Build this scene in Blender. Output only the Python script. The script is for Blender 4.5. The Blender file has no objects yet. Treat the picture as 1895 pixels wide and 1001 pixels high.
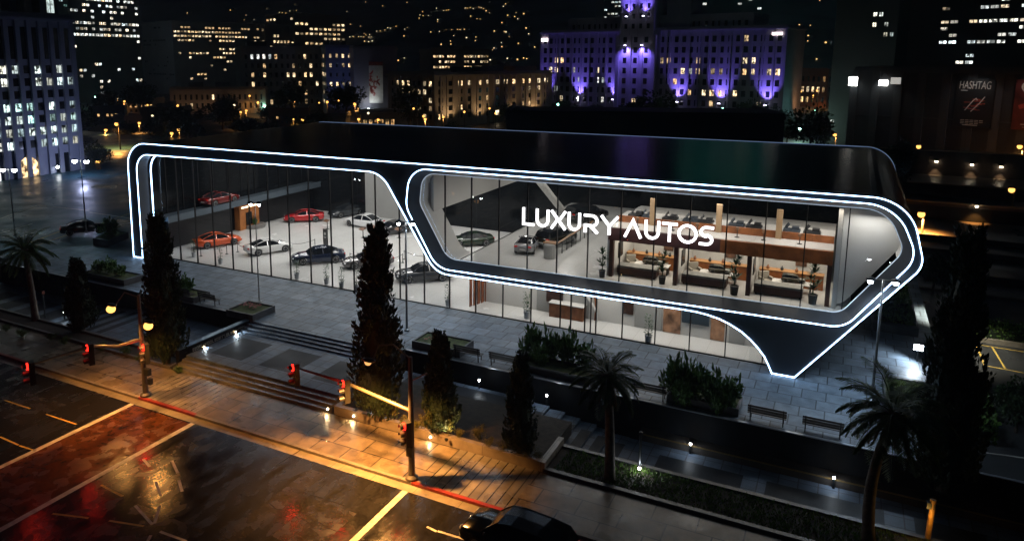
import bpy, math, random
from mathutils import Vector, Matrix
from mathutils.geometry import tessellate_polygon
random.seed(7)
SC = bpy.context.scene
COL = SC.collection
# ---------------------------------------------------------------- camera (solved from the photo's vanishing points)
F, PITCH, YAW, CX, CY, H = 1364.305, 0.164495, -0.4868458, 850.906, 333.235, 19.0
cs, sn = math.cos, math.sin
FW = Vector((sn(YAW)*cs(PITCH), cs(YAW)*cs(PITCH), -sn(PITCH)))
RT = Vector((cs(YAW), -sn(YAW), 0)); UP = RT.cross(FW)
CAMP = Vector((0, 0, H))
def ray(x, y): return RT*((x-CX)/F) - UP*((y-CY)/F) + FW
def gp(x, y, z=0.0):
    d = ray(x, y); return CAMP + d*((z-H)/d.z)
def py(x, y, Y):
    d = ray(x, y); return CAMP + d*(Y/d.y)
def px(x, y, X):
    d = ray(x, y); return CAMP + d*(X/d.x)
def zat(base, x, y):
    """height of pixel (x, y) if it stands above the ground point base"""
    d = ray(x, y); f2 = Vector((FW.x, FW.y, 0))
    return H + d.z*(base.dot(f2)/d.dot(f2))
cam_d = bpy.data.cameras.new('camera'); cam = bpy.data.objects.new('camera', cam_d); COL.objects.link(cam)
cam_d.sensor_width = 36; cam_d.lens = F/1895*36
cam_d.shift_x = (947.5-CX)/1895; cam_d.shift_y = (CY-500.5)/1895
cam_d.clip_end = 6000; cam_d.clip_start = .5
m = Matrix.Identity(4)
for i in range(3): m[i][0], m[i][1], m[i][2], m[i][3] = RT[i], UP[i], -FW[i], CAMP[i]
cam.matrix_world = m
SC.camera = cam
SC.view_settings.view_transform = 'Standard'; SC.view_settings.look = 'None'
SC.view_settings.exposure = -.22; SC.view_settings.gamma = 1
SC.cycles.use_denoising = True
try: SC.cycles.denoiser = 'OPENIMAGEDENOISE'
except Exception: pass
SC.cycles.sample_clamp_indirect = 4
SC.cycles.max_bounces = 7; SC.cycles.transparent_max_bounces = 16
SC.cycles.caustics_reflective = False; SC.cycles.caustics_refractive = False
# ---------------------------------------------------------------- world: night sky
w = bpy.data.worlds.new('World'); SC.world = w; w.use_nodes = True
nt = w.node_tree; bg = nt.nodes['Background']
sky = nt.nodes.new('ShaderNodeTexSky'); sky.sky_type = 'NISHITA'; sky.sun_disc = False
sky.sun_elevation = math.radians(-6); sky.sun_rotation = math.radians(200)
mixn = nt.nodes.new('ShaderNodeMixRGB'); mixn.blend_type = 'ADD'; mixn.inputs[0].default_value = 1
mixn.inputs[2].default_value = (.045, .085, .15, 1)
nt.links.new(sky.outputs[0], mixn.inputs[1]); nt.links.new(mixn.outputs[0], bg.inputs[0])
bg.inputs[1].default_value = 0.05
# ---------------------------------------------------------------- materials
MATS = {}
def M(name, col=(.5,.5,.5), rough=.5, metal=0., var=None, rvar=None, bump=None, emit=None, es=1., sample=False, coat=0, spec=None, brick=None, alpha=None, stretch=None):
    if name in MATS: return MATS[name]
    mt = bpy.data.materials.new(name); mt.use_nodes = True; n = mt.node_tree; N = n.nodes; L = n.links
    b = N['Principled BSDF']; MATS[name] = mt
    b.inputs['Base Color'].default_value = (*col, 1); b.inputs['Roughness'].default_value = rough; b.inputs['Metallic'].default_value = metal
    if coat: b.inputs['Coat Weight'].default_value = coat; b.inputs['Coat Roughness'].default_value = .05
    if spec is not None: b.inputs['Specular IOR Level'].default_value = spec
    tc = N.new('ShaderNodeTexCoord'); out = None
    def noise(sc, det=4, dist=0):
        t = N.new('ShaderNodeTexNoise'); t.inputs['Scale'].default_value = sc; t.inputs['Detail'].default_value = det
        t.inputs['Distortion'].default_value = dist; L.new(tc.outputs['Object'], t.inputs['Vector']); return t
    colsock = None; bumpsock = None
    if brick:
        bw, bh, mo, mcol = brick[:4]
        t = N.new('ShaderNodeTexBrick'); L.new(tc.outputs['Object'], t.inputs['Vector'])
        t.inputs['Scale'].default_value = 1; t.inputs['Brick Width'].default_value = bw; t.inputs['Row Height'].default_value = bh
        t.inputs['Mortar Size'].default_value = mo; t.inputs['Mortar Smooth'].default_value = .2; t.offset = brick[4] if len(brick) > 4 else .5
        k = .03 if 'polished' in name else .17
        t.inputs['Color1'].default_value = (*[c*(1-k) for c in col], 1); t.inputs['Color2'].default_value = (*[c*(1+k) for c in col], 1)
        t.inputs['Mortar'].default_value = (*mcol, 1); colsock = t.outputs['Color']; bumpsock = t.outputs['Fac']
    if var:
        t = noise(var[0], 5, .3); r = N.new('ShaderNodeMapRange'); L.new(t.outputs['Fac'], r.inputs['Value'])
        r.inputs['From Min'].default_value = .3; r.inputs['From Max'].default_value = .7
        r.inputs['To Min'].default_value = 1-var[1]; r.inputs['To Max'].default_value = 1+var[1]
        mx = N.new('ShaderNodeVectorMath'); mx.operation = 'SCALE'
        if colsock: L.new(colsock, mx.inputs[0])
        else: mx.inputs[0].default_value = col
        L.new(r.outputs[0], mx.inputs['Scale']); colsock = mx.outputs[0]
    if colsock: L.new(colsock, b.inputs['Base Color'])
    if rvar:
        t = noise(rvar[0], 7, .2)
        if stretch:
            mp = N.new('ShaderNodeMapping'); mp.inputs['Scale'].default_value = stretch; L.new(tc.outputs['Object'], mp.inputs['Vector']); L.new(mp.outputs[0], t.inputs['Vector'])
        r = N.new('ShaderNodeMapRange'); L.new(t.outputs['Fac'], r.inputs['Value'])
        r.inputs['From Min'].default_value = .28; r.inputs['From Max'].default_value = .72
        r.inputs['To Min'].default_value = rvar[1]; r.inputs['To Max'].default_value = rvar[2]; L.new(r.outputs[0], b.inputs['Roughness'])
    if bump or bumpsock:
        bn = N.new('ShaderNodeBump'); bn.inputs['Distance'].default_value = .02
        if bump:
            t = noise(bump[0], 8); bn.inputs['Strength'].default_value = bump[1]; hs = t.outputs['Fac']
            if bumpsock:
                su = N.new('ShaderNodeMath'); su.operation = 'SUBTRACT'; L.new(hs, su.inputs[0]); L.new(bumpsock, su.inputs[1]); hs = su.outputs[0]
        else: bn.inputs['Strength'].default_value = .4; bn.invert = True; hs = bumpsock
        L.new(hs, bn.inputs['Height']); L.new(bn.outputs[0], b.inputs['Normal'])
    if emit: b.inputs['Emission Color'].default_value = (*emit, 1); b.inputs['Emission Strength'].default_value = es
    try: mt.cycles.emission_sampling = 'FRONT_BACK' if sample else 'NONE'
    except Exception: pass
    return mt
def glass_mat(name, tint=(1,1,1), refl=.08, rough=.0):
    mt = bpy.data.materials.new(name); mt.use_nodes = True; n = mt.node_tree; N = n.nodes; L = n.links; N.clear(); MATS[name] = mt
    o = N.new('ShaderNodeOutputMaterial'); mx = N.new('ShaderNodeMixShader'); t = N.new('ShaderNodeBsdfTransparent'); g = N.new('ShaderNodeBsdfGlossy')
    t.inputs[0].default_value = (*tint, 1); g.inputs['Roughness'].default_value = rough
    fr = N.new('ShaderNodeLayerWeight'); fr.inputs[0].default_value = .12
    mu = N.new('ShaderNodeMath'); mu.operation = 'MULTIPLY_ADD'; L.new(fr.outputs['Fresnel'], mu.inputs[0]); mu.inputs[1].default_value = .85; mu.inputs[2].default_value = refl*.3
    L.new(mu.outputs[0], mx.inputs[0]); L.new(t.outputs[0], mx.inputs[1]); L.new(g.outputs[0], mx.inputs[2]); L.new(mx.outputs[0], o.inputs[0]); return mt
def lit_window_mat(name, c1, c2, s1, s2, seed=0.):
    """a lit room behind a window: warm or cool by object, uneven with blinds and furniture"""
    mt = bpy.data.materials.new(name); mt.use_nodes = True; n = mt.node_tree; N = n.nodes; L = n.links; N.clear(); MATS[name] = mt
    o = N.new('ShaderNodeOutputMaterial'); e = N.new('ShaderNodeEmission'); oi = N.new('ShaderNodeObjectInfo'); tc = N.new('ShaderNodeTexCoord')
    va = N.new('ShaderNodeVectorMath'); va.operation = 'ADD'; L.new(tc.outputs['Object'], va.inputs[0])
    vm = N.new('ShaderNodeVectorMath'); vm.operation = 'SCALE'; vm.inputs[0].default_value = (37, 91, 53); L.new(oi.outputs['Random'], vm.inputs['Scale']); L.new(vm.outputs[0], va.inputs[1])
    t = N.new('ShaderNodeTexNoise'); t.inputs['Scale'].default_value = 1.1; t.inputs['Detail'].default_value = 2; L.new(va.outputs[0], t.inputs['Vector'])
    mr = N.new('ShaderNodeMapRange'); L.new(t.outputs['Fac'], mr.inputs['Value']); mr.inputs['From Min'].default_value = .38; mr.inputs['From Max'].default_value = .6
    mr.inputs['To Min'].default_value = s1; mr.inputs['To Max'].default_value = s2
    rr = N.new('ShaderNodeMapRange'); L.new(oi.outputs['Random'], rr.inputs['Value']); rr.inputs['To Min'].default_value = .12; rr.inputs['To Max'].default_value = 1.2
    mu = N.new('ShaderNodeMath'); mu.operation = 'MULTIPLY'; L.new(mr.outputs[0], mu.inputs[0]); L.new(rr.outputs[0], mu.inputs[1])
    mc = N.new('ShaderNodeMixRGB'); wn = N.new('ShaderNodeTexWhiteNoise'); wn.noise_dimensions = '1D'; L.new(oi.outputs['Random'], wn.inputs['W'])
    L.new(wn.outputs['Value'], mc.inputs[0]); mc.inputs[1].default_value = (*c1, 1); mc.inputs[2].default_value = (*c2, 1)
    sp = N.new('ShaderNodeSeparateXYZ'); L.new(tc.outputs['Object'], sp.inputs[0]); ab = N.new('ShaderNodeMath'); ab.operation = 'ABSOLUTE'; L.new(sp.outputs[0], ab.inputs[0])
    gt = N.new('ShaderNodeMath'); gt.operation = 'GREATER_THAN'; gt.inputs[1].default_value = .07; L.new(ab.outputs[0], gt.inputs[0])
    m2 = N.new('ShaderNodeMath'); m2.operation = 'MULTIPLY'; L.new(gt.outputs[0], m2.inputs[0]); L.new(mu.outputs[0], m2.inputs[1])
    L.new(mc.outputs[0], e.inputs[0]); L.new(m2.outputs[0], e.inputs[1]); L.new(e.outputs[0], o.inputs[0])
    mt.cycles.emission_sampling = 'NONE'; return mt
# ---------------------------------------------------------------- mesh builder
class MB:
    def __init__(s): s.v, s.f, s.m = [], [], []
    def add(s, vs, fs, mi=0):
        o = len(s.v); s.v += [tuple(p) for p in vs]; s.f += [tuple(i+o for i in f) for f in fs]; s.m += [mi]*len(fs); return s
    def box(s, x0, x1, y0, y1, z0, z1, mi=0, M4=None):
        vs = [Vector((x, y, z)) for z in (z0, z1) for y in (y0, y1) for x in (x0, x1)]
        if M4: vs = [M4 @ p for p in vs]
        return s.add(vs, [(0,2,3,1),(4,5,7,6),(0,1,5,4),(2,6,7,3),(0,4,6,2),(1,3,7,5)], mi)
    def bar(s, a, b, wd, ht, mi=0, up=(0,0,1)):
        a, b = Vector(a), Vector(b); d = (b-a); ln = d.length; d.normalize(); u = Vector(up)
        r = d.cross(u)
        if r.length < 1e-4: r = d.cross(Vector((1,0,0)))
        r.normalize(); u = r.cross(d)
        M4 = Matrix(((d.x,r.x,u.x,a.x),(d.y,r.y,u.y,a.y),(d.z,r.z,u.z,a.z),(0,0,0,1)))
        return s.box(0, ln, -wd/2, wd/2, -ht/2, ht/2, mi, M4)
    def tube(s, pts, rad, n=8, mi=0, cap=True):
        pts = [Vector(p) for p in pts]; k = len(pts)
        if not hasattr(rad, '__len__'): rad = [rad]*k
        vs, fs = [], []; pr = None
        for i, p in enumerate(pts):
            d = (pts[min(i+1, k-1)]-pts[max(i-1, 0)]).normalized()
            if pr is None:
                r = d.cross(Vector((0,0,1)))
                if r.length < .05: r = d.cross(Vector((1,0,0)))
            else: r = pr - d*pr.dot(d)
            r.normalize(); pr = r; u = r.cross(d)
            vs += [p + (r*cs(2*math.pi*j/n)+u*sn(2*math.pi*j/n))*rad[i] for j in range(n)]
        for i in range(k-1):
            for j in range(n): fs.append((i*n+j, i*n+(j+1)%n, (i+1)*n+(j+1)%n, (i+1)*n+j))
        if cap: fs += [tuple(range(n))[::-1], tuple(range((k-1)*n, k*n))]
        return s.add(vs, fs, mi)
    def lathe(s, prof, n=12, c=(0,0,0), mi=0, axis='z'):
        vs, fs = [], []; c = Vector(c); k = len(prof)
        for r, z in prof:
            for j in range(n):
                a = 2*math.pi*j/n
                p = Vector((r*cs(a), r*sn(a), z)) if axis == 'z' else (Vector((r*cs(a), z, r*sn(a))) if axis == 'y' else Vector((z, r*cs(a), r*sn(a))))
                vs.append(c+p)
        for i in range(k-1):
            for j in range(n): fs.append((i*n+j, i*n+(j+1)%n, (i+1)*n+(j+1)%n, (i+1)*n+j))
        fs += [tuple(range(n))[::-1], tuple(range((k-1)*n, k*n))]
        return s.add(vs, fs, mi)
    def ball(s, c, r, mi=0, n=10, sq=(1,1,1)):
        pr = [(max(.001, math.sin(math.pi*i/n))*r, -math.cos(math.pi*i/n)*r) for i in range(n+1)]
        o = len(s.v); s.lathe(pr, n, (0,0,0), mi)
        for i in range(o, len(s.v)): s.v[i] = (c[0]+s.v[i][0]*sq[0], c[1]+s.v[i][1]*sq[1], c[2]+s.v[i][2]*sq[2])
        return s
    def quad(s, a, b, c, d, mi=0): return s.add([a, b, c, d], [(0,1,2,3)], mi)
    def poly(s, pts, z0, z1, mi=0):
        """flat slab with a convex or concave outline in xy"""
        n = len(pts); lo = [(p[0], p[1], z0) for p in pts]; hi = [(p[0], p[1], z1) for p in pts]
        tris = tessellate_polygon([[Vector(p) for p in hi]])
        fs = []
        for t in tris:
            a, b, c = [Vector(hi[i]) for i in t]
            if (b-a).cross(c-a).z < 0: t = t[::-1]
            fs.append(tuple(i+n for i in t)); fs.append(tuple(t[::-1]))
        fs += [(i, (i+1)%n, (i+1)%n+n, i+n) for i in range(n)]
        return s.add(lo+hi, fs, mi)
    def build(s, name, mats, parent=None, loc=None, smooth=False):
        me = bpy.data.meshes.new(name); me.from_pydata(s.v, [], s.f)
        if not isinstance(mats, (list, tuple)): mats = [mats]
        for a in mats: me.materials.append(a)
        if len(mats) > 1: me.polygons.foreach_set('material_index', s.m)
        if smooth: me.polygons.foreach_set('use_smooth', [True]*len(s.f))
        me.update()
        return link(name, me, parent, loc)
def link(name, me, parent=None, loc=None):
    o = bpy.data.objects.new(name, me); COL.objects.link(o)
    if parent: o.parent = parent
    if loc is not None: o.location = loc
    return o
def smooth_by_angle(o, deg=35):
    me = o.data; me.polygons.foreach_set('use_smooth', [True]*len(me.polygons))
    try: me.set_sharp_from_angle(angle=math.radians(deg))
    except Exception: pass
def tag(o, label=None, cat=None, group=None, kind=None):
    if label: o['label'] = label
    if cat: o['category'] = cat
    if group: o['group'] = group
    if kind: o['kind'] = kind
    return o
def thing(name, label, cat, loc=(0,0,0), rz=0., group=None, scale=None):
    o = bpy.data.objects.new(name, None); COL.objects.link(o); o.location = loc; o.rotation_euler = (0, 0, rz); o.empty_display_size = .2
    if scale: o.scale = scale if hasattr(scale, '__len__') else (scale,)*3
    return tag(o, label, cat, group)
def kids(o): return [c for c in o.children]
def dup(o, parent=None, loc=None, rz=None, label=None, group=None, scale=None):
    c = o.copy(); COL.objects.link(c)
    if parent: c.parent = parent
    for ch in kids(o): dup(ch, c)
    if loc is not None: c.location = loc
    if rz is not None: c.rotation_euler = (0, 0, rz)
    if label: c['label'] = label
    if group: c['group'] = group
    if scale: c.scale = scale if hasattr(scale, '__len__') else (scale,)*3
    return c
def fillet(corners, seg=10):
    """corners: (x, z, radius) closed outline -> list of points with rounded corners"""
    out = []; n = len(corners)
    for i, (x, z, r) in enumerate(corners):
        p = Vector((x, z)); a = Vector(corners[i-1][:2]); b = Vector(corners[(i+1) % n][:2])
        if r <= 0: out.append((x, z)); continue
        u = (a-p).normalized(); v = (b-p).normalized(); ang = math.acos(max(-1, min(1, u.dot(v))))
        t = r/math.tan(ang/2); t = min(t, .49*(a-p).length, .49*(b-p).length); rr = t*math.tan(ang/2)
        c = p + (u+v).normalized()*(rr/math.sin(ang/2)); s0 = p+u*t; s1 = p+v*t
        e0 = s0-c; e1 = s1-c; a0 = math.atan2(e0.y, e0.x); a1 = math.atan2(e1.y, e1.x); da = (a1-a0+math.pi) % (2*math.pi) - math.pi
        out += [(c.x+rr*cs(a0+da*k/seg), c.y+rr*sn(a0+da*k/seg)) for k in range(seg+1)]
    return out
def lamp(name, kind, loc, power, col, parent=None, radius=.1, spot=None, blend=.6, size=None, aim=None, shadow=True):
    d = bpy.data.lights.new(name, kind); d.energy = power; d.color = col
    if kind in ('POINT', 'SPOT'): d.shadow_soft_size = radius
    if kind == 'SPOT': d.spot_size = math.radians(spot or 120); d.spot_blend = blend
    if kind == 'AREA':
        d.shape = 'RECTANGLE'; d.size, d.size_y = size
    o = bpy.data.objects.new(name, d); COL.objects.link(o)
    if parent: o.parent = parent
    o.location = loc
    if aim is not None:
        q = (Vector(aim)).to_track_quat('-Z', 'Y'); o.rotation_mode = 'QUATERNION'; o.rotation_quaternion = q
    return o
def text_mesh(s, size, depth=.02, shear=0., sx=1.):
    c = bpy.data.curves.new('lettering', 'FONT'); c.body = s; c.size = size; c.extrude = depth; c.shear = shear; c.align_x = 'CENTER'
    o = bpy.data.objects.new('lettering', c); COL.objects.link(o)
    dg = bpy.context.evaluated_depsgraph_get(); me = bpy.data.meshes.new_from_object(o.evaluated_get(dg))
    bpy.data.objects.remove(o); bpy.data.curves.remove(c)
    for v in me.vertices: v.co.x *= sx
    return me
# ================================================================ THE SETTING: ground, road, pavements, plaza
ZL, ZS, ZR, ZW, ZG = -.45, -1.0, -1.15, -1.9, -2.7
ASPH = M('wet_asphalt', (.016,.0155,.016), .3, var=(7,.5), rvar=(1.2,.04,.40), bump=(5.5,.5), stretch=(1.2,.5,1))
ASPH2 = M('asphalt', (.035,.036,.038), .5, var=(.3,.4), rvar=(.2,.25,.7), bump=(7,.3))
CITYG = M('city_ground', (.028,.028,.03), .85, var=(.05,.5))
WALK = M('wet_slab_pavement', (.19,.15,.105), .3, spec=.28, var=(1.6,.4), rvar=(.8,.16,.5), bump=(9,.2), brick=(1.9,1.25,.035,(.03,.026,.022),.37))
PLANKW = M('plank_pavement', (.21,.19,.165), .3, var=(1.2,.3), rvar=(.5,.14,.5), bump=(6,.12), brick=(.46,9.,.035,(.03,.026,.022),0.))
PLAZA = M('grey_stone_paving', (.145,.18,.22), .5, var=(1.6,.25), spec=.35, rvar=(.8,.38,.62), bump=(8,.25), brick=(1.25,1.25,.035,(.045,.05,.058),.37))
PAVER = M('light_pavers', (.10,.128,.17), .5, spec=.25, var=(1.2,.3), rvar=(.6,.35,.65), brick=(.9,.9,.03,(.05,.05,.055),0.))
DARKP = M('dark_pavers', (.018,.020,.024), .3, spec=.15, var=(.7,.35), rvar=(.4,.4,.65), brick=(.95,1.3,.01,(.015,.015,.018),.0))
KERB = M('kerb_concrete', (.24,.21,.17), .6, var=(1.5,.3))
GUTR = M('gutter_concrete', (.27,.235,.18), .4, var=(1.3,.3), rvar=(.8,.2,.6), brick=(2.4,5,.012,(.04,.035,.03),0))
REDP = M('red_kerb_paint', (.28,.025,.015), .5, var=(2.5,.35))
WHITEP = M('road_paint', (.62,.58,.5), .5, var=(2.2,.35))
YELP = M('yellow_road_paint', (.6,.4,.08), .5, var=(2.2,.3))
DARKW = M('dark_cladding', (.007,.008,.010), .6, spec=.12, var=(.5,.3), brick=(2.4,3,.012,(.008,.008,.01),0))
COPE = M('coping_metal', (.33,.36,.4), .3, .6)
STONE = M('planter_stone', (.13,.12,.115), .55, var=(.9,.3), bump=(6,.2))
SOIL = M('soil', (.03,.022,.015), .9, var=(3,.5), bump=(6,.8))
BLACK = M('black_metal', (.012,.013,.014), .4, .3)
STEEL = M('painted_steel', (.10,.09,.08), .45, .3, var=(2,.2))
GALV = M('galvanised_pole', (.28,.28,.28), .38, .8, var=(3,.2))
def struct(name, mb, mats, **k):
    return tag(mb.build(name, mats, **k), kind='structure')
struct('ground', MB().quad((-2500,-300,ZG),(2500,-300,ZG),(2500,3600,ZG),(-2500,3600,ZG)), CITYG)
struct('road', MB().box(-140,70,-60,27.0,ZG+.3,ZR), ASPH)
struct('gutter', MB().box(-140,70,27.0,27.52,ZG+.3,ZR+.004), GUTR)
struct('kerb', MB().box(-140,70,27.52,27.72,ZG+.3,ZS), KERB)
for a, b in ((-52,-47), (-36.3,-31.6), (-17.2,-9)):
    struct('kerb_paint', MB().box(a,b,27.516,27.716,ZR+.03,ZS+.004), REDP)
struct('sidewalk', MB().box(-140,70,27.72,31.3,ZG+.3,ZS), WALK)
for a, b in ((-37.2,-31.7), (-16.6,-12.2)):
    struct('plank_paving', MB().box(a,b,27.74,31.28,ZS-.05,ZS+.004), PLANKW)
# crosswalk and stop lines, dashes
mk = MB()
def line2(a, b, wd, mi=0, z=ZR+.006):
    a, b = Vector((a[0], a[1], z)), Vector((b[0], b[1], z)); d = (b-a).normalized(); n = Vector((-d.y, d.x, 0))*wd/2
    mk.quad(a-n, b-n, b+n, a+n, mi)
for x, y1 in ((-36.15,8), (-31.15,6), (-17.2,14)): line2((x,26.98), (x,y1), .32)
def seg(p, q, wd, mi=0): line2(gp(*p, ZR), gp(*q, ZR), wd, mi)
for p, q in (((8,740),(56,756)), ((85,766),(142,785)), ((0,808),(34,823)), ((36,824),(66,834)), ((187,897),(227,918)), ((97,950),(164,958)), ((202,963),(266,973))): seg(p, q, .11, 1)
for p, q in (((265,849),(277,863)), ((318,852),(329,875)), ((331,888),(337,909)), ((288,891),(298,918)), ((296,935),(286,968)), ((279,990),(273,1001)), ((296,983),(345,1001)), ((250,935),(282,970))): seg(p, q, .13, 0)
for p, q in (((790,974),(808,983)), ((810,982),(868,1000))): seg(p, q, .12, 0)
struct('road_markings', mk, [WHITEP, YELP])
struct('crosswalk', MB().box(-35.98,-31.33,-20,26.9,ZR-.05,ZR+.003), M('brick_crosswalk', (.11,.036,.012), .3, var=(2.4,.4), rvar=(1.2,.05,.42), bump=(6,.55)))
mh = MB().lathe([(.42,ZR+.003),(.42,ZR+.008),(.36,ZR+.009)], 20, gp(2,833,0)*1 - Vector((0,0,0)))
struct('manhole_cover', MB().lathe([(.45,0),(.45,.008),(.38,.01)], 24, gp(0,828,ZR)), BLACK)
# road joints (slab seams and trench patch)
jm = MB()
for p, q in (((380,810),(0,1001)), ((560,830),(440,905)), ((545,905),(700,955))):
    a, b = gp(*p, ZR), gp(*q, ZR); jm.bar(Vector((a.x,a.y,ZR+.002)), Vector((b.x,b.y,ZR+.002)), .07, .004)
for p, q in (((640,860),(470,1001)), ((330,870),(150,1001)), ((430,905),(560,960)), ((560,960),(690,1000)), ((255,872),(420,905)), ((0,930),(110,1001)), ((700,935),(880,1001))):
    a, b = gp(*p, ZR), gp(*q, ZR); R9 = random.Random(int(p[0])); last = a
    for k in range(1, 9):
        c_ = a+(b-a)*k/8+Vector((R9.uniform(-.12,.12), R9.uniform(-.12,.12), 0)); jm.bar(Vector((last.x,last.y,ZR+.002)), Vector((c_.x,c_.y,ZR+.002)), R9.uniform(.02,.06), .004); last = c_
struct('road_seams', jm, M('tar_seam', (.012,.012,.012), .25))
pt_ = MB()
for x0, x1, y0, y1 in ((-30.2,-28.9,8,25.5),(-27.5,-23.2,17,20.4),(-22.4,-21.4,12,26.4),(-20.5,-18.2,21.5,24.5),(-44,-39.5,22.4,25.1)): pt_.quad((x0,y0,ZR+.002),(x1,y0,ZR+.002),(x1,y1,ZR+.002),(x0,y1,ZR+.002))
struct('asphalt_patches', pt_, M('patched_asphalt', (.022,.02,.019), .3, var=(9,.5), rvar=(1.6,.08,.42), bump=(7,.5)))
# upper plaza and its stairs
XS0, XS1 = -37.7, -24.9
pl = [(-69.5,39.3), (XS0,39.3), (XS0,38.4), (XS1,38.4), (XS1,39.3), (6.2,39.3), (6.2,76), (-66,76), (-64.5,52.6), (-70.5,43.6)]
struct('plaza', MB().poly(pl, ZG+.2, 0), PLAZA)
st = MB()
for i in range(1, 4): st.box(XS0+.01, XS1-.01, 38.4-.36*i, 38.4-.36*(i-1)-.002, ZG+.2, -.1125*i)
struct('stairs', st, PAVER)
struct('lower_plaza', MB().box(XS0, XS1-.2, 32.45, 37.31, ZG+.2, ZL), PAVER)
struct('paving_inlay', MB().box(-36.6,-33.85,33.5,36.5,ZL-.05,ZL+.004).box(-32.35,-29.6,33.5,36.5,ZL-.05,ZL+.004).box(-28.1,-25.4,33.5,36.5,ZL-.05,ZL+.004), DARKP)
st = MB()
for i in range(1, 4): st.box(XS0+.01, XS1-.22, 32.45-.37*i, 32.45-.37*(i-1)-.002, ZG+.2, ZL-.1375*i)
struct('lower_stairs', st, M('step_stone', (.15,.145,.14), .4, var=(1,.3), rvar=(.6,.18,.5)))
# sunken walkways left and right
wk = MB(); wk.box(-90, -38.02, 33.0, 38.95, ZG+.1, ZW)
for i in range(5): wk.box(-55.2+i*1.5, -38.02, 33.0, 38.95, ZW, ZW+.14*(i+1))
struct('left_walkway', wk, PAVER)
ik = MB()
for i in range(9): ik.box(-80.5+i*2.85, -78.6+i*2.85, 34.0, 37.6, ZW-.05, ZW+.004)
for i in range(5): ik.box(-54.6+i*1.5, -54.0+i*1.5, 33.6, 38.2, ZW+.14*i, ZW+.14*(i+1)+.004)
struct('walkway_inlay', ik, DARKP)
wk = MB(); wk.box(-24.7, -15.2, 36.2, 38.2, ZG+.1, ZS+.02)
zz = ZS+.02
for i in range(6):
    z1 = ZS+.02-.147*(i+1); wk.box(-15.2+i*.95, -15.2+(i+1)*.95, 34.2, 38.2, ZG+.1, z1)
wk.box(-9.5, 60, 34.2, 38.2, ZG+.1, ZW)
struct('right_walkway', wk, PAVER)
ik = MB()
for i in range(6): ik.box(-15.2+i*.95+.35, -15.2+(i+1)*.95-.002, 34.5, 37.3, ZW, ZS+.02-.147*(i+1)+.004)
ik.box(-7.6,-3.4,34.8,37.2,ZW-.05,ZW+.004).box(-2.3,2.8,34.8,37.2,ZW-.05,ZW+.004).box(4,9,34.8,37.2,ZW-.05,ZW+.004)
ik.box(-23.5,-16.2,36.6,37.8,ZS-.05,ZS+.024)
struct('walkway_inlay', ik, DARKP)
# walls under the plaza edge, with coping
def rwall(x0, x1, label):
    t = thing('retaining_wall', label, 'wall', ((x0+x1)/2, 39.15, 0)); c = (x0+x1)/2
    MB().box(x0-c, x1-c, -.15, .14, ZG+.1, .02).build('wall_face', DARKW, t)
    MB().box(x0-c-.02, x1-c+.02, -.17, .0, .022, .07).build('coping', COPE, t)
    return t
rwall(-69.4, -38.1, 'long dark wall with pale coping below the benches left of the stairs')
rwall(-24.7, 30, 'long dark wall with pale coping below the benches right of the stairs')
t = thing('plinth_wall', 'low brown stone plinth along the foot of the dark wall', 'wall', (5, 38.6, ZW))
MB().box(-14, 25, -.38, .38, -.5, .42).build('plinth', M('brown_stone', (.04,.032,.027), .7, var=(1,.4), brick=(1.8,1.2,.012,(.015,.012,.01),0)), t)
MB().box(-14, 25, -.42, -.38, .36, .43).build('edge_trim', M('brass_trim', (.3,.2,.08), .4, .7), t)
# wall beside the stairs with raised lettering
t = thing('parapet_wall', 'dark sloping parapet wall with raised metal lettering beside the stairs', 'wall', (-37.9, 35.6, 0))
MB().box(-.15, .15, -3.7, 3.4, ZG+.2, .05).build('wall_face', DARKW, t)
MB().box(-.2, .2, -3.72, 3.42, .052, .11).build('coping', M('blue_grey_coping', (.16,.24,.32), .3, .6), t)
lm = MB(); rnd = random.Random(3); y = -2.55
while y < 2.4:   # the worn lettering is too small to read in the photo: plain upright strokes at its size
    wdt = rnd.choice((.1,.14,.16)); 
    lm.box(.15, .175, y, y+.035, -.42, -.2)
    k = rnd.random()
    if k < .7: lm.box(.15, .174, y+.035, y+wdt, -.235, -.2)
    if k > .3: lm.box(.15, .174, y+.035, y+wdt, -.42, -.385)
    if .2 < k < .8: lm.box(.15, .173, y+wdt-.03, y+wdt, -.384, -.236)
    y += wdt+.06
lm.build('lettering', M('brushed_letters', (.45,.42,.36), .4, .8), t)
# planting bed in front with its stone wall
t = thing('planting_bed', 'long stone walled planting bed with cypresses and low shrubs along the pavement', 'planter', (-18.5, 33.7, ZS))
pw = MB(); pw.box(-6.2,6.6,-2.35,-2.05,-.4,.48).box(-6.2,-5.9,-2.05,2.2,-.4,.48).box(6.3,6.6,-2.05,.4,-.4,.48)
pw.build('planter_wall', M('warm_stone', (.20,.165,.13), .5, var=(.9,.35), rvar=(.7,.25,.6), bump=(6,.2), brick=(3.2,2.,.012,(.05,.04,.03),0)), t)
MB().box(-5.9,6.3,-2.05,2.45,-.4,.33).build('soil', SOIL, t)
t = thing('planting_bed', 'low dark planting bed along the pavement below the left walkway', 'planter', (-58, 32.2, ZS))
MB().box(-30,20,-.85,-.65,-1.2,.12).box(-30,20,.6,.8,-1.2,.12).box(19.8,20,-.65,.6,-1.2,.12).build('planter_wall', STONE, t)
MB().box(-30,19.8,-.65,.6,-1.2,.02).build('soil', SOIL, t)
t = thing('planting_bed', 'narrow grassy bed between the pavement and the right walkway', 'planter', (4, 32.8, ZS))
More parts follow.
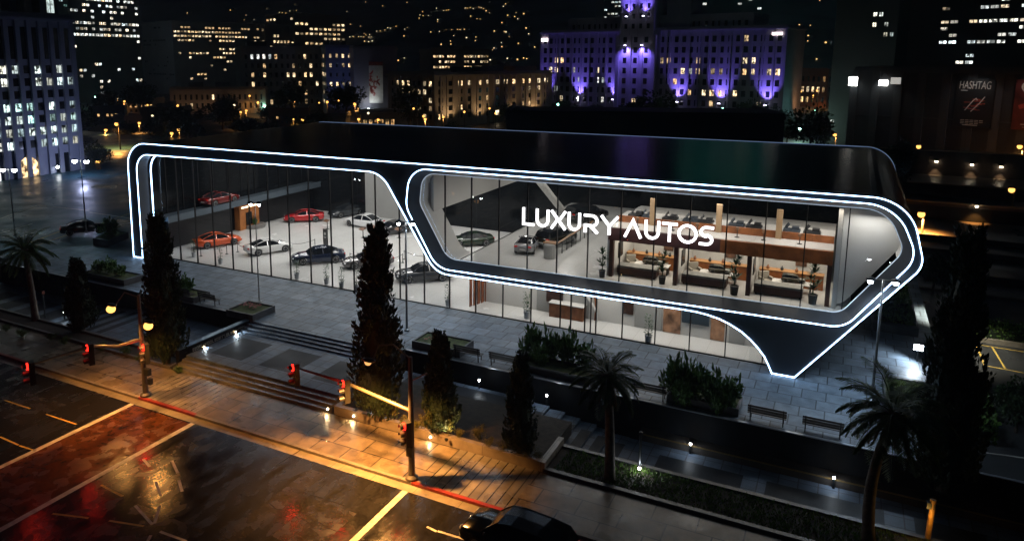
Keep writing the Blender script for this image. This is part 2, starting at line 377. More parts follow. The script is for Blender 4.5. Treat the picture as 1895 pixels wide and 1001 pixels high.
MB().box(-15.9,30,-1.45,-1.2,-1.4,.14).box(-15.9,30,1.05,1.3,-1.4,.14).box(-16,-15.9,-1.45,1.3,-1.4,.14).build('planter_wall', M('black_stone', (.035,.036,.04), .4, var=(1,.3)), t)
MB().box(-15.9,30,-1.2,1.05,-1.4,.05).build('soil', SOIL, t)
# streets beyond the plaza
struct('left_street', MB().poly([(-300,44),(-72,42),(-66,52),(-67,130),(-300,130)], ZG-.4, -.9), M('teal_light_asphalt', (.018,.062,.08), .45, var=(.25,.35), rvar=(.25,.2,.6), bump=(6,.3)))  # teal lamplight put into the asphalt colour
mk = MB()
for a, b, wd in (((0,470),(160,410),.15), ((0,478),(240,395),.14)): 
    line2(gp(*a,-.9), gp(*b,-.9), wd, 1, -.89)
for a, b, wd in (((0,405),(70,380),.2), ((0,450),(85,424),.2), ((70,380),(165,390),.25), ((165,393),(240,404),.25), ((0,432),(60,414),.2)): line2(gp(*a,-.9), gp(*b,-.9), wd, 0, -.89)
struct('street_markings', mk, [WHITEP, YELP])
struct('street_kerb', MB().poly([(-110,42.3),(-72,42.2),(-66.2,52),(-66.6,60),(-65.9,60),(-65.4,52),(-71.3,41.3),(-110,41.3)], ZG, -.55), KERB)
struct('back_street', MB().poly([(-67,76.5),(40,76.5),(60,84),(-20,240),(-140,240),(-67,120)], ZG-.4, -2.66), ASPH2)
struct('far_avenue', MB().poly([(-150,205),(-118,203),(-95,520),(-250,520),(-190,330)], ZG-.4, -2.64), M('avenue_asphalt', (.09,.075,.06), .5, var=(.1,.3)))
struct('parking_lot', MB().box(6.6, 120, 20+20, 78, ZG-.4, -2.2), ASPH2)
mk = MB()
for a, b in (((1806,637),(1822,676)), ((1806,637),(1895,651)), ((1836,642),(1860,682)), ((1850,728),(1895,737)), ((1822,676),(1895,690))): line2(gp(*a,-2.2), gp(*b,-2.2), .12, 1, -2.19)
for a, b in (((1778,831),(1895,847)), ((1770,940),(1895,960)), ((1820,892),(1840,945))): line2(gp(*a,-2.2), gp(*b,-2.2), .1, 0, -2.19)
struct('parking_markings', mk, [WHITEP, YELP])
# ================================================================ THE SHOWROOM BUILDING
Y0, YG, YB = 46.3, 47.45, 72.6
LEDC = (.42,.66,1.)
LED = M('white_led', (.9,.95,1), .4, emit=LEDC, es=10., sample=True)
LEDD = M('dim_edge_led', (.5,.6,.8), .4, emit=(.4,.6,1.), es=.3)
SHELL = M('dark_shell_metal', (.055,.062,.075), .35, .3, var=(.15,.15))
ROOFM = M('black_roof_metal', (.006,.007,.011), .2, .0, spec=.008)
WHITEF = M('white_polished_floor', (.62,.615,.6), .22, var=(.12,.06), rvar=(.3,.12,.3), brick=(2.4,2.4,.008,(.42,.41,.4),0))
WHITEW = M('white_wall', (.55,.54,.52), .6, var=(.3,.06))
GREYW = M('grey_wall', (.30,.30,.29), .6, var=(.3,.1))
DARKG = M('dark_gloss_wall', (.005,.006,.007), .1, 0, spec=.22)
WOOD = M('warm_wood', (.30,.10,.03), .4, var=(1.6,.35), brick=(3,.35,.006,(.05,.02,.01),.5))
DWOOD = M('dark_wood', (.06,.022,.016), .4, var=(1.6,.3))
FRAME = M('black_mullion', (.012,.012,.013), .35, .4)
GLASS = glass_mat('clear_glass', (.93,.95,.95), .12)
arch = [(-3.03,0),(-3.25,.55),(-3.5,1.03),(-3.9,1.52),(-4.32,1.93),(-4.9,2.38),(-5.62,2.75),(-6.25,2.98),(-6.93,3.12),(-7.6,3.2),(-8.4,3.22)]
OUT = [(-60.2,0)] + fillet([(-60.2,0,0),(-60.02,11.12,2.5),(3.25,11.36,2.6),(4.2,7.75,1.3),(-1.77,0,0)])[1:-1] + [(-1.77,0)] + arch + \
      fillet([(-8.4,3.22,0),(-26.55,3.1,1.9),(-31.3,10.36,2.2),(-58.8,10.1,1.6),(-58.86,0,0)])[1:-1] + [(-58.86,0)]
HOLE = fillet([(-28.75,10.87,2.3),(2.65,10.98,2.3),(3.85,8.15,1.5),(.62,3.6,1.5),(-26.45,3.47,1.9),(-29.1,7.9,1.7)])
def inset(poly, d):
    """move a closed outline inwards"""
    n = len(poly); area = sum(poly[i][0]*poly[(i+1) % n][1]-poly[(i+1) % n][0]*poly[i][1] for i in range(n)); sg = 1 if area > 0 else -1
    out = []
    for i in range(n):
        a, p, b = Vector(poly[i-1]), Vector(poly[i]), Vector(poly[(i+1) % n])
        t = ((p-a).normalized()+(b-p).normalized()).normalized(); out.append((p.x - t.y*d*sg, p.y + t.x*d*sg))
    return out
HOLE2 = inset(HOLE, .5)
bld = thing('showroom_building', 'black rounded car showroom outlined in white light strips, glass front, lit inside', 'building', (-28, Y0, 0))
def B(mb, name, mats, **k):
    o = mb.build(name, mats, bld, **k); o.location = (28, -Y0, 0); return o   # parts are written in world metres
# facade panel with its ring opening
fb = MB()
tr = tessellate_polygon([[Vector((a, b, 0)) for a, b in OUT], [Vector((a, b, 0)) for a, b in HOLE]])
allp = OUT+HOLE
for t3 in tr:
    a, b, c = [Vector((*allp[i], 0)) for i in t3]
    if (b-a).cross(c-a).z < 0: t3 = t3[::-1]
    fb.add([(allp[i][0], Y0, allp[i][1]) for i in t3], [(0,1,2)])
n = len(OUT)
for i in range(n):   # reveals of the outline
    a, b = OUT[i], OUT[(i+1) % n]
    fb.quad((a[0],Y0,a[1]),(b[0],Y0,b[1]),(b[0],YG,b[1]),(a[0],YG,a[1]))
n = len(HOLE)
for i in range(n):   # bevelled window recess
    a, b, c, d = HOLE[i], HOLE[(i+1) % n], HOLE2[(i+1) % n], HOLE2[i]
    fb.quad((a[0],Y0,a[1]),(b[0],Y0,b[1]),(c[0],YG+.05,c[1]),(d[0],YG+.05,d[1]))
B(fb, 'facade_panel', SHELL)
# roof and side shell
top = [p for p in OUT if p[1] > 0 or p[0] < -60]
i0 = 0; i1 = OUT.index((-1.77,0)); path = OUT[i0:i1+1]
rb = MB()
for a, b in zip(path[:-1], path[1:]): rb.quad((a[0],YG,a[1]),(a[0],YB,a[1]),(b[0],YB,b[1]),(b[0],YG,b[1]))
o = B(rb, 'roof_shell', ROOFM); smooth_by_angle(o, 40)
bw = MB(); hb = [(x, z) for x, z in path]
for t3 in tessellate_polygon([[Vector((a, b, 0)) for a, b in hb]]): bw.add([(hb[i][0], YB-.01, hb[i][1]) for i in t3], [(0,1,2)])
B(bw, 'back_wall', DARKG)
# light strips
def strip(name, pts, y, mat, wd=.055, closed=True, th=.05):
    mb = MB(); n = len(pts); k = n if closed else n-1; L, R = [], []
    for i in range(n):
        a = Vector(pts[i-1]) if (closed or i) else Vector(pts[i]); b = Vector(pts[(i+1) % n]) if (closed or i < n-1) else Vector(pts[i]); p = Vector(pts[i])
        u = (p-a).normalized() if (p-a).length > 1e-6 else (b-p).normalized(); v = (b-p).normalized() if (b-p).length > 1e-6 else u
        t = (u+v); t = t.normalized() if t.length > 1e-3 else u
        q = min(1.6, 1/max(.4, t.dot(u))); nn = Vector((-t.y, t.x))*wd/2*q; L.append(p+nn); R.append(p-nn)
    for i in range(k):
        j = (i+1) % n
        mb.quad((L[i].x,y-th,L[i].y),(L[j].x,y-th,L[j].y),(R[j].x,y-th,R[j].y),(R[i].x,y-th,R[i].y))
        mb.quad((L[i].x,y+.001,L[i].y),(R[i].x,y+.001,R[i].y),(R[j].x,y+.001,R[j].y),(L[j].x,y+.001,L[j].y))
        mb.quad((L[i].x,y,L[i].y),(L[j].x,y,L[j].y),(L[j].x,y-th,L[j].y),(L[i].x,y-th,L[i].y))
        mb.quad((R[i].x,y,R[i].y),(R[j].x,y,R[j].y),(R[j].x,y-th,R[j].y),(R[i].x,y-th,R[i].y))
    return B(mb, name, mat)
strip('light_strip', [(x+(.07 if x < -60 else 0), max(z, .07)) for x, z in OUT], Y0-.003, LED)
strip('light_strip', HOLE, Y0-.003, LED)
col = [(-58.78,.06)] + [(-58.72,4), (-58.7,8.3)] + [(-58.6,8.95),(-58.3,9.5),(-57.85,9.85),(-57.3,10.0)]
strip('light_strip', col, YG+.32, LED, .12, False)
for yy, pts in ((YB+.01, path[1:-1]),):
    strip('roof_edge_light', pts[:len(pts)-3], yy+.06, LEDD, .09, False)
B(MB().bar((-57.9,Y0,11.05),(-57.9,YB,11.05),.06,.1), 'roof_edge_light', LEDD)
strip('window_trim_light', HOLE2, YG+.02, M('thin_trim_light', (.7,.75,.8), .4, emit=(.8,.9,1.), es=.35), .05)
# floors, ceilings, inner walls
B(MB().box(-59.9,-3.2,YG,YB-.1,-.3,.012), 'ground_floor', WHITEF)
uf = MB().box(-25.1,.9,YG+.12,YB-.1,3.72,4.0)
B(uf, 'upper_floor', WHITEF)
B(MB().box(-25.16,-25.1,YG+.12,YB-.1,3.6,4.04), 'floor_edge_trim', FRAME)
B(MB().box(-59.8,2.4,YG+.3,YB-.1,10.35,10.5), 'ceiling', M('dark_ceiling', (.05,.05,.055), .6))
B(MB().box(-60.0,-59.8,YG,YB-.1,0,10.3), 'dark_side_wall', DARKG)
sd = MB()
for k in range(12): sd.box(-59.8,-59.72,48.2+k*2.05,48.28+k*2.05,.012,10.3)
B(sd, 'side_wall_ribs', FRAME)
B(MB().box(-59.8,-51.2,YB-.35,YB-.15,0,10.3), 'dark_end_wall', DARKG)
B(MB().box(-51.2,-41.5,YB-.35,YB-.15,.012,8.5), 'grey_end_wall', GREYW)
B(MB().box(-28.3,-28.05,YG+1.2,66,7.2,10.35), 'upper_side_wall', WHITEW)
B(MB().box(-59.7,-57.9,YG+1.2,YB-.5,3.25,3.6).box(-57.9,-57.82,YG+1.2,YB-.5,3.1,3.75), 'mezzanine_ledge', M('blue_grey_ledge', (.10,.13,.16), .3, .4))
# curtain walls: panes and mullions
gm = MB()
gx = [-57.3-0*.0+2.235*i for i in range(0, 13)]
gx = [-57.35+2.235*i for i in range(25)]
def topz(x):
    """underside of the facade above x"""
    pts = OUT[i1+1:]; best = 10.1
    for a, b in zip(pts[:-1], pts[1:]):
        if min(a[0], b[0]) <= x <= max(a[0], b[0]) and abs(a[0]-b[0]) > 1e-4: return a[1]+(b[1]-a[1])*(x-a[0])/(b[0]-a[0])
    return best
def split(xs):
    for a, b in zip(xs[:-1], xs[1:]):
        gm.quad((a,YG+.12,.02),(b,YG+.12,.02),(b,YG+.12,topz(b)+.3),(a,YG+.12,topz(a)+.3))
split([-58.7]+gx[:11]+[-32.6,-31.9,-31.1]+[x for x in gx[11:] if x > -31]+[-4.5,-3.9,-3.4])
for t3 in tessellate_polygon([[Vector((a, b, 0)) for a, b in HOLE2]]): gm.add([(HOLE2[i][0], YG+.06, HOLE2[i][1]) for i in t3], [(0,1,2)])
B(gm, 'glass_panes', GLASS)
for i, x in enumerate(gx):
    B(MB().box(x-.03,x+.03,YG+.05,YG+.2,.012,topz(x)+.2), 'mullion', FRAME)
for x in (-16.33,-15.3,-14.5): B(MB().box(x-.035,x+.035,YG+.05,YG+.2,.012,3.2), 'door_post', FRAME)
B(MB().box(-58.7,-3.3,YG+.05,YG+.2,.005,.07), 'sill_rail', FRAME)
def holez(x):
    zs = []
    for i in range(len(HOLE2)):
        a, b = HOLE2[i], HOLE2[(i+1) % len(HOLE2)]
        if (a[0]-x)*(b[0]-x) <= 0 and abs(a[0]-b[0]) > 1e-5: zs.append(a[1]+(b[1]-a[1])*(x-a[0])/(b[0]-a[0]))
    return min(zs), max(zs)
for i in range(13):
    x = -26.4+2.235*i; z0, z1 = holez(x); B(MB().box(x-.032,x+.032,YG+.0,YG+.16,z0,z1), 'mullion', FRAME)
# white curved lining behind the ring window, left and right ends
ln = MB(); cx = sum(p[0] for p in HOLE2)/len(HOLE2)
for i in range(len(HOLE2)):
    a, b = HOLE2[i], HOLE2[(i+1) % len(HOLE2)]
    if max(a[0], b[0]) < -24.3:
        d0 = 2.6; ln.quad((a[0],YG+.07,a[1]),(b[0],YG+.07,b[1]),(b[0],YG+d0,b[1]),(a[0],YG+d0,a[1]))
    if min(a[0], b[0]) > 1.2: ln.quad((a[0],YG+.07,a[1]),(b[0],YG+.07,b[1]),(b[0],YG+8,b[1]),(a[0],YG+8,a[1]))
o = B(ln, 'window_lining', WHITEW); smooth_by_angle(o, 40)
B(MB().box(-.15,.1,48.35,57,4.0,10.3), 'room_end_wall', WHITEW)
ep = [(.1, holez(.12)[0]+.01)] + [q for q in HOLE2[HOLE2.index(min(HOLE2, key=lambda q: abs(q[0]-.12)+q[1])):] if False] 
zz0, zz1 = holez(.12); rp = [q for q in HOLE2 if q[0] > .12]; rp.sort(key=lambda q: math.atan2(q[1]-7.3, q[0]-.12)); rp = [(.12,zz0)]+rp+[(.12,zz1)]
epm = MB(); n = len(rp); vs = [(a,YG+1.6,b) for a, b in rp]; epm.add(vs, [tuple(range(n))]); B(epm, 'end_panel', WHITEW)
# rooms on the upper floor: posts, timber fascia, terrace above
posts = (-13.9,-9.52,-4.95,-.4)
for x in posts: B(MB().box(x-.13,x+.13,48.6,49.0,4.0,6.62), 'room_post', DWOOD)
B(MB().box(-14.1,-6.75,48.5,48.7,6.62,7.48), 'timber_fascia', M('maroon_wood', (.075,.028,.026), .45, var=(1.6,.3)))
B(MB().box(-6.75,-.26,48.5,48.7,6.62,7.48), 'timber_fascia', WOOD)
B(MB().box(-14.03,-.27,48.72,57,7.2,7.5), 'terrace_floor', WHITEF)
B(MB().box(-14.0,-.3,50.6,50.75,7.5,7.95), 'terrace_rail', WOOD)
B(MB().box(-14.0,-.3,50.75,53.0,7.501,7.85), 'terrace_counter', WHITEW)
for x in (-11.6,-7.2,-3.5): B(MB().box(x-.18,x+.18,50.4,50.58,7.5,9.4), 'terrace_post', M('cream_timber', (.42,.28,.16), .5))
for x in posts[:3]: B(MB().box(x-.1,x+.1,49.02,54.2,4.0,6.6), 'room_side_wall', WHITEW)
B(MB().box(-14,-.3,54.2,54.4,4.0,6.85), 'room_back_wall', WHITEW)
B(MB().box(-14.2,-14.05,48.7,57,4.0,7.4), 'room_outer_wall', WHITEW)
for i in range(3):
    x0 = posts[i]+.5
    fr = B(MB().box(posts[i]+.1,posts[i]+.16,50.0,51.1,5.0,6.1), 'wall_screen', M('dark_screen', (.02,.022,.025), .2))
    B(MB().box(x0+1.9,x0+2.6,54.1,54.18,4.9,6.0), 'wall_picture', M('picture_brown', (.12,.06,.035), .5, var=(3,.6)))
    B(MB().box(x0+.6,x0+.95,54.1,54.18,5.2,5.7), 'wall_picture', M('picture_grey', (.06,.06,.07), .5, var=(4,.6)))
# ground floor display wall behind the glass on the right
B(MB().box(-25.2,-3.4,50.35,50.5,.012,3.6), 'display_wall', WHITEW)
def panel(x0, x1, mat, z0=.05, z1=3.3, name='wall_panel', y=50.35, d=.07): return B(MB().box(x0,x1,y-d,y,z0,z1), name, mat)
STRIPE = M('striped_marble', (.30,.16,.09), .3, var=(1.4,.7)); 
for x0, x1, mt, z0, z1 in ((-20.0,-18.5,GREYW,.05,2.9),(-17.3,-15.9,GREYW,.05,2.9),(-10.5,-9.3,STRIPE,.05,3.2),(-12.5,-10.6,GREYW,.05,3.0),(-7.3,-6.4,STRIPE,.05,3.2),(-6.1,-5.1,GREYW,.05,2.6)): panel(x0, x1, mt, z0, z1)
for x0, x1 in ((-19.2,-17.9),(-13.4,-12.6),(-5.05,-4.2)): panel(x0, x1, M('shelf_niche', (.05,.025,.018), .4, var=(5,.7)), .9, 2.9, 'shelf_niche', 50.27)
B(MB().box(-9.2,-7.4,50.1,50.27,1.0,3.3), 'blue_grey_panel', M('blue_grey_panel', (.03,.045,.06), .4))
# timber entrance screen under the ring, left
sc_ = MB()
for i in range(7): sc_.box(-24.9+i*.13,-24.82+i*.13,48.6+i*.42,48.95+i*.42,.012,3.5)
B(sc_, 'timber_screen', M('red_timber', (.26,.085,.035), .45, var=(2,.3)))
# reception niche and lit doorway in the dark side wall
B(MB().box(-59.7,-58.9,59.2,62.2,.012,2.9), 'lit_doorway', M('amber_timber', (.45,.16,.04), .45, var=(1.5,.25)))
B(MB().box(-58.9,-58.84,59.5,61.9,2.45,2.62), 'doorway_light', M('warm_tube', (1,.9,.7), .4, emit=(1,.8,.5), es=4))
B(MB().box(-58.9,-58.82,60.1,61.0,.5,1.9), 'doorway_glazing', DARKG)
B(MB().box(-59.72,-59.5,50,58.5,.012,3.1).box(-59.72,-59.5,62.4,YB-1,.012,3.1), 'smoked_partition', M('smoked_panel', (.022,.022,.024), .3, spec=.3))
# slanted white column and balustrades by the void
B(MB().bar((-25.6,60.5,9.9),(-23.6,66.5,4.0),.9,.25), 'slanted_column', WHITEW)
# interior ceiling lights; strips above fascia and end panel are added to brighten them
for nm, loc, sz, pw, c in (*[('ceiling_light', (-55+6.2*i,51+6.4*j,10.2), (1.6,1.6), 185+90*((i*3+j*5)%3), (1,.97,.93)) for i in range(5) for j in range(4)], *[('ceiling_light', (-23+5.2*i,50.2,10.2), (1.4,1.4), 105, (1,.94,.86)) for i in range(5)], *[('ceiling_light', (-22.5+5*i,56+8*j,10.2), (1.4,1.4), 165, (1,.95,.88)) for i in range(2) for j in range(2)], *[('ceiling_light', (-11.5+5*i,53.5,10.2), (1.4,1.4), 70, (1,.9,.78)) for i in range(3)], ('ceiling_light', (-14,48.95,3.5), (21,2.4), 560, (1,.94,.86)), ('ceiling_light', (-8,47.95,10.2), (17,.5), 260, (1,.88,.72)), ('ceiling_light', (1.7,48.2,9.8), (2.4,.8), 70, (1,.96,.9)), ('ceiling_light', (-29,60,3.5), (6,18), 260, (1,.95,.9))):
    lo = lamp(nm, 'AREA', (loc[0]+28, loc[1]-Y0, loc[2]), pw, c, bld, size=sz)
for i in range(3): lamp('room_light', 'AREA', ((posts[i]+posts[i+1])/2+28, 51.3-Y0, 6.85), 210, (1,.88,.72), bld, size=(3.8,4.2))
# the sign
def stroke(mb, pts, wd, closed=False, y=0., d=.12):
    n = len(pts); L, R = [], []
    for i in range(n):
        a = Vector(pts[i-1]) if (closed or i) else None; b = Vector(pts[(i+1) % n]) if (closed or i < n-1) else None; p = Vector(pts[i])
        u = (p-a).normalized() if a is not None else (b-p).normalized(); v = (b-p).normalized() if b is not None else u
        t = (u+v).normalized(); q = min(2.2, 1/max(.3, t.dot(u))); nn = Vector((-t.y, t.x))*wd/2*q; L.append(p+nn); R.append(p-nn)
    for i in range(n if closed else n-1):
        j = (i+1) % n; vs = [(L[i].x,y,L[i].y),(L[j].x,y,L[j].y),(R[j].x,y,R[j].y),(R[i].x,y,R[i].y)]
        vs += [(a, y+d, c) for a, _, c in vs]
        mb.add(vs, [(0,1,2,3),(7,6,5,4),(0,4,5,1),(1,5,6,2),(2,6,7,3),(3,7,4,0)])
def arc(cx_, cz, r, a0, a1, k=9, rz=None): return [(cx_+r*cs(math.radians(a0+(a1-a0)*i/k)), cz+(rz or r)*sn(math.radians(a0+(a1-a0)*i/k))) for i in range(k+1)]
def glyph(ch, w_, h):
    s = .105*2
    if ch == 'L': return [([(.1,h),(.1,.1),(w_,.1)], 0)]
    if ch == 'U': r = w_/2-.1; return [([(.1,h),(.1,r+.1)]+arc(w_/2, r+.1, r, 180, 360)[1:]+[(w_-.1,h)], 0)]
    if ch == 'X': return [([(.05,h),(w_-.05,0)], 0), ([(w_-.05,h),(w_*.5+.12,h*.5+.05*h)], 0), ([(.05,0),(w_*.5-.12,h*.5-.06*h)], 0)]
    if ch == 'R': r = h*.27; return [([(0,h-.1),(w_-r-.1,h-.1)]+arc(w_-r-.1, h-.1-r, r, 90, -90)[1:]+[(.1,h-.1-2*r),(.1,0)], 0), ([(w_*.45,h-.1-2*r-.02),(w_-.05,0)], 0)]
    if ch == 'Y': return [([(.05,h),(w_/2,h*.46),(w_/2,0)], 0), ([(w_-.05,h),(w_/2+.03,h*.5)], 0)]
    if ch == 'A': return [([(.08,0),(w_/2,h-.12),(w_-.08,0)], 0)]
    if ch == 'T': return [([(0,h-.1),(w_,h-.1)], 0), ([(w_/2,h-.2),(w_/2,0)], 0)]
    if ch == 'O': return [(arc(w_/2, h/2, w_/2-.1, 90, 450, 24, h/2-.1)[:-1], 1)]
    if ch == 'S': r = h*.225; c1 = (w_/2, h-.1-r); c2 = (w_/2, .1+r); e = (w_/2-.1)/r; return [([(w_-.03,h-.1)]+[(w_/2+.06,h-.1)]+[(c1[0]+(x-c1[0])*e*.95, z) for x, z in arc(*c1, r, 100, 265)]+[(c2[0]+(x-c2[0])*e*.95, z) for x, z in arc(*c2, r, 85, -95)]+[(.03,.1)], 0)]
sg = thing('shop_sign', 'large glowing white LUXURY AUTOS letters on the showroom glass', 'sign', (-13.4, YG-.09, 7.24))
SIGNM = M('sign_white', (.9,.9,.95), .4, emit=(1,.98,1), es=3.2, sample=True)
for ch, xa, xb in (('L',966,988),('U',991,1016),('X',1018.6,1047),('U',1050,1074.5),('R',1080,1107),('Y',1110.6,1144),('A',1154,1188),('U',1192,1221),('T',1224.5,1253),('O',1253,1291),('S',1293,1321)):
    ym = 402+(xa-966)*.104; x0 = py(xa, ym, YG-.09).x; x1 = py(xb, ym+3, YG-.09).x; mb = MB()
    for pts, cl in glyph(ch, x1-x0, 1.28): stroke(mb, pts, .17, bool(cl), 0., .09)
    o = mb.build('letter', SIGNM, sg); o.location = (x0+13.4, 0, 0)
# ================================================================ OBJECT KITS
TYRE = M('tyre_rubber', (.012,.012,.012), .7); RIM = M('alloy_rim', (.35,.36,.37), .3, .9)
CARGL = M('car_glass', (.01,.012,.015), .06); CHROME = M('chrome', (.6,.6,.6), .15, 1.)
TAILM = M('tail_lamp_red', (.35,.01,.01), .25, emit=(1,.05,.03), es=.15); HEADM = M('head_lamp_glass', (.6,.62,.65), .1)
def lerp(tab, x):
    for (a, *va), (b, *vb) in zip(tab[:-1], tab[1:]):
        if a <= x <= b:
            t = (x-a)/(b-a) if b > a else 0; t = t*t*(3-2*t)*.6+t*.4
            return [p+(q-p)*t for p, q in zip(va, vb)]
    return list(tab[0][1:]) if x < tab[0][0] else list(tab[-1][1:])
CARS = {
 # x, bottom, top of body, half width
 'coupe': dict(body=[(-2.33,.42,.80,.70),(-2.25,.33,.94,.82),(-1.7,.26,.98,.94),(-.9,.22,.95,.95),(0,.21,.91,.93),(.95,.22,.90,.94),(1.6,.24,.86,.93),(2.1,.27,.72,.84),(2.33,.33,.58,.66)],
   roof=[(1.0,.90,.74),(.62,1.10,.68),(.25,1.26,.60),(-.2,1.335,.56),(-.65,1.325,.56),(-1.15,1.2,.60),(-1.75,.985,.68)], wx=(1.38,-1.38), R=.345),
 'sedan': dict(body=[(-2.48,.42,.82,.74),(-2.4,.33,.98,.84),(-1.8,.26,1.02,.93),(-.9,.23,1.0,.94),(0,.22,.97,.94),(1.0,.23,.96,.94),(1.7,.25,.91,.92),(2.25,.28,.78,.84),(2.46,.34,.62,.68)],
   roof=[(1.05,.96,.74),(.7,1.2,.68),(.35,1.38,.62),(-.2,1.46,.60),(-.8,1.43,.60),(-1.3,1.27,.63),(-1.85,1.03,.70)], wx=(1.48,-1.5), R=.35),
 'suv': dict(body=[(-2.4,.55,.95,.82),(-2.36,.42,1.12,.90),(-1.8,.34,1.14,.96),(-.9,.32,1.12,.96),(0,.31,1.10,.96),(1.0,.32,1.09,.96),(1.7,.34,1.05,.95),(2.25,.38,.94,.88),(2.42,.46,.72,.74)],
   roof=[(1.25,1.08,.80),(.95,1.34,.76),(.6,1.6,.70),(0,1.71,.68),(-1.2,1.71,.68),(-2.0,1.62,.70),(-2.34,1.15,.80)], wx=(1.45,-1.45), R=.40)}
def make_car(kind, paint, label, cat, loc, rz, group=None, name='car', lights=False, scale=None):
    d = CARS[kind]; t = thing(name, label, cat, loc, rz, group, scale); bt, rf, R = d['body'], d['roof'], d['R']
    x0, x1 = bt[0][0], bt[-1][0]; xs = sorted(set([x0+(x1-x0)*i/34 for i in range(35)]+[w_+s*R*k for w_ in d['wx'] for s in (-1.16,1.16) for k in (1,.98,.8,.5)]+list(d['wx'])))
    vs, fs, nn = [], [], 13
    for x in xs:
        zb, zt, hw = lerp(bt, x); arch_ = 0
        for wx in d['wx']:
            q = (R*1.14)**2-(x-wx)**2
            if q > 0: arch_ = max(arch_, R+math.sqrt(q)*.98)
        za = max(zb, arch_); zm = max(za+.02, zb+(zt-zb)*.45)
        half = [(0,za),(hw*.80,za),(hw*.97,za+.03),(hw,zm),(hw*.965,zt-.09),(hw*.88,zt-.015),(0,zt+.035)]
        sec = [(-y, z) for y, z in half[::-1]][:-1]+half
        vs += [(x, y, z) for y, z in sec]
    for i in range(len(xs)-1):
        for j in range(nn-1): fs.append((i*nn+j, i*nn+j+1, (i+1)*nn+j+1, (i+1)*nn+j))
    fs += [tuple(range(nn))[::-1], tuple(range((len(xs)-1)*nn, len(xs)*nn))]
    b = MB().add(vs, fs); bo = b.build('body', paint, t); smooth_by_angle(bo, 50)
    belt = [(x, lerp(bt, x)[2]*.90, lerp(bt, x)[1]-.02) for x, _, _ in rf]
    def stripf(name, i0, i1, mat):
        m_ = MB()
        for i in range(i0, i1):
            (xa, za, wa), (xb, zb, wb) = rf[i], rf[i+1]
            m_.quad((xa,-wa,za),(xb,-wb,zb),(xb,0,zb+.03),(xa,0,za+.03)); m_.quad((xa,0,za+.03),(xb,0,zb+.03),(xb,wb,zb),(xa,wa,za))
        o = m_.build(name, mat, t, smooth=True); return o
    stripf('windscreen', 0, 2, CARGL); stripf('roof', 2, 4, paint); stripf('rear_window', 4, 6, CARGL)
    for s in (-1, 1):
        m_ = MB()
        for i in range(6): m_.quad((rf[i][0],s*rf[i][2],rf[i][1]),(rf[i+1][0],s*rf[i+1][2],rf[i+1][1]),(belt[i+1][0],s*belt[i+1][1],belt[i+1][2]),(belt[i][0],s*belt[i][1],belt[i][2]))
        m_.build('side_window', CARGL, t)
        p = MB().tube([(x, s*w_, z) for x, z, w_ in rf], .035, 6)
        xm = rf[3][0]-.15; p.bar((xm, s*rf[3][2], rf[3][1]), (xm-.05, s*lerp(bt, xm)[2]*.9, lerp(bt, xm)[1]-.02), .07, .05)
        p.build('window_frame', paint, t)
        MB().ball((rf[0][0]-.25, s*(lerp(bt, rf[0][0])[2]+.06), rf[0][1]+.08), .1, 0, 8, (.7,1,.7)).build('mirror', paint, t)
        for wx in d['wx']:
            y = s*(lerp(bt, wx)[2]-.13); wo = MB().lathe([(R*.62,-.11),(R*.95,-.11),(R,-.07),(R,.07),(R*.95,.11),(R*.62,.11)], 20, (0,0,0), 0, 'y').build('wheel', TYRE, t, (wx, y, R), True)
            rm = MB().lathe([(R*.66,.02*s),(R*.7,.115*s),(R*.6,.112*s),(R*.56,.05*s),(.01,.045*s)], 20, (0,0,0), 0, 'y')
            for k in range(5):
                a = k*2*math.pi/5; rm.bar((0,.09*s,0), (R*.62*cs(a),.10*s,R*.62*sn(a)), .05, .03, 0, (0,1,0))
            rm.build('rim', RIM, wo)
        xh = x1-.16; zb, zt, hw = lerp(bt, xh); MB().ball((xh, s*hw*.76, zt-.12), .17, 0, 10, (.8,1.05,.5)).build('headlight', HEADM if not lights else M('head_lamp_lit', (1,1,1), .2, emit=(1,.95,.85), es=14), t)
        xh = x0+.06; zb, zt, hw = lerp(bt, xh); MB().ball((xh, s*hw*.76, zt-.12), .17, 0, 10, (.45,1.25,.5)).build('tail_light', TAILM if not lights else M('tail_lamp_lit', (1,.05,.03), .3, emit=(1,.05,.02), es=6), t)
    zb, zt, hw = lerp(bt, x1-.04); g = MB().box(x1-.12, x1+.012, -hw*.55, hw*.55, zb+.04, zt-.1)
    g.build('grille', BLACK, t)
    xh = x0+.0; zb, zt, hw = lerp(bt, xh+.03); MB().box(xh-.012, xh+.05, -.26, .26, zb+.12, zb+.24).build('number_plate', M('plate_white', (.5,.5,.48), .5), t)
    return t
def car_at(kind, paint, label, p1, p2, front, z, group=None, cat='car', **k):
    """near-side wheels of the car touch the floor at the two pixels"""
    a, b = gp(*p1, z), gp(*p2, z); dr = (b-a); dr.z = 0; dr.normalize(); n = Vector((-dr.y, dr.x, 0))
    if n.dot(Vector((FW.x, FW.y, 0))) < 0: n = -n
    c = (a+b)/2 + n*.85; f = dr if front == 'R' else -dr
    return make_car(kind, paint, label, cat, (c.x, c.y, z), math.atan2(f.y, f.x), group, **k)
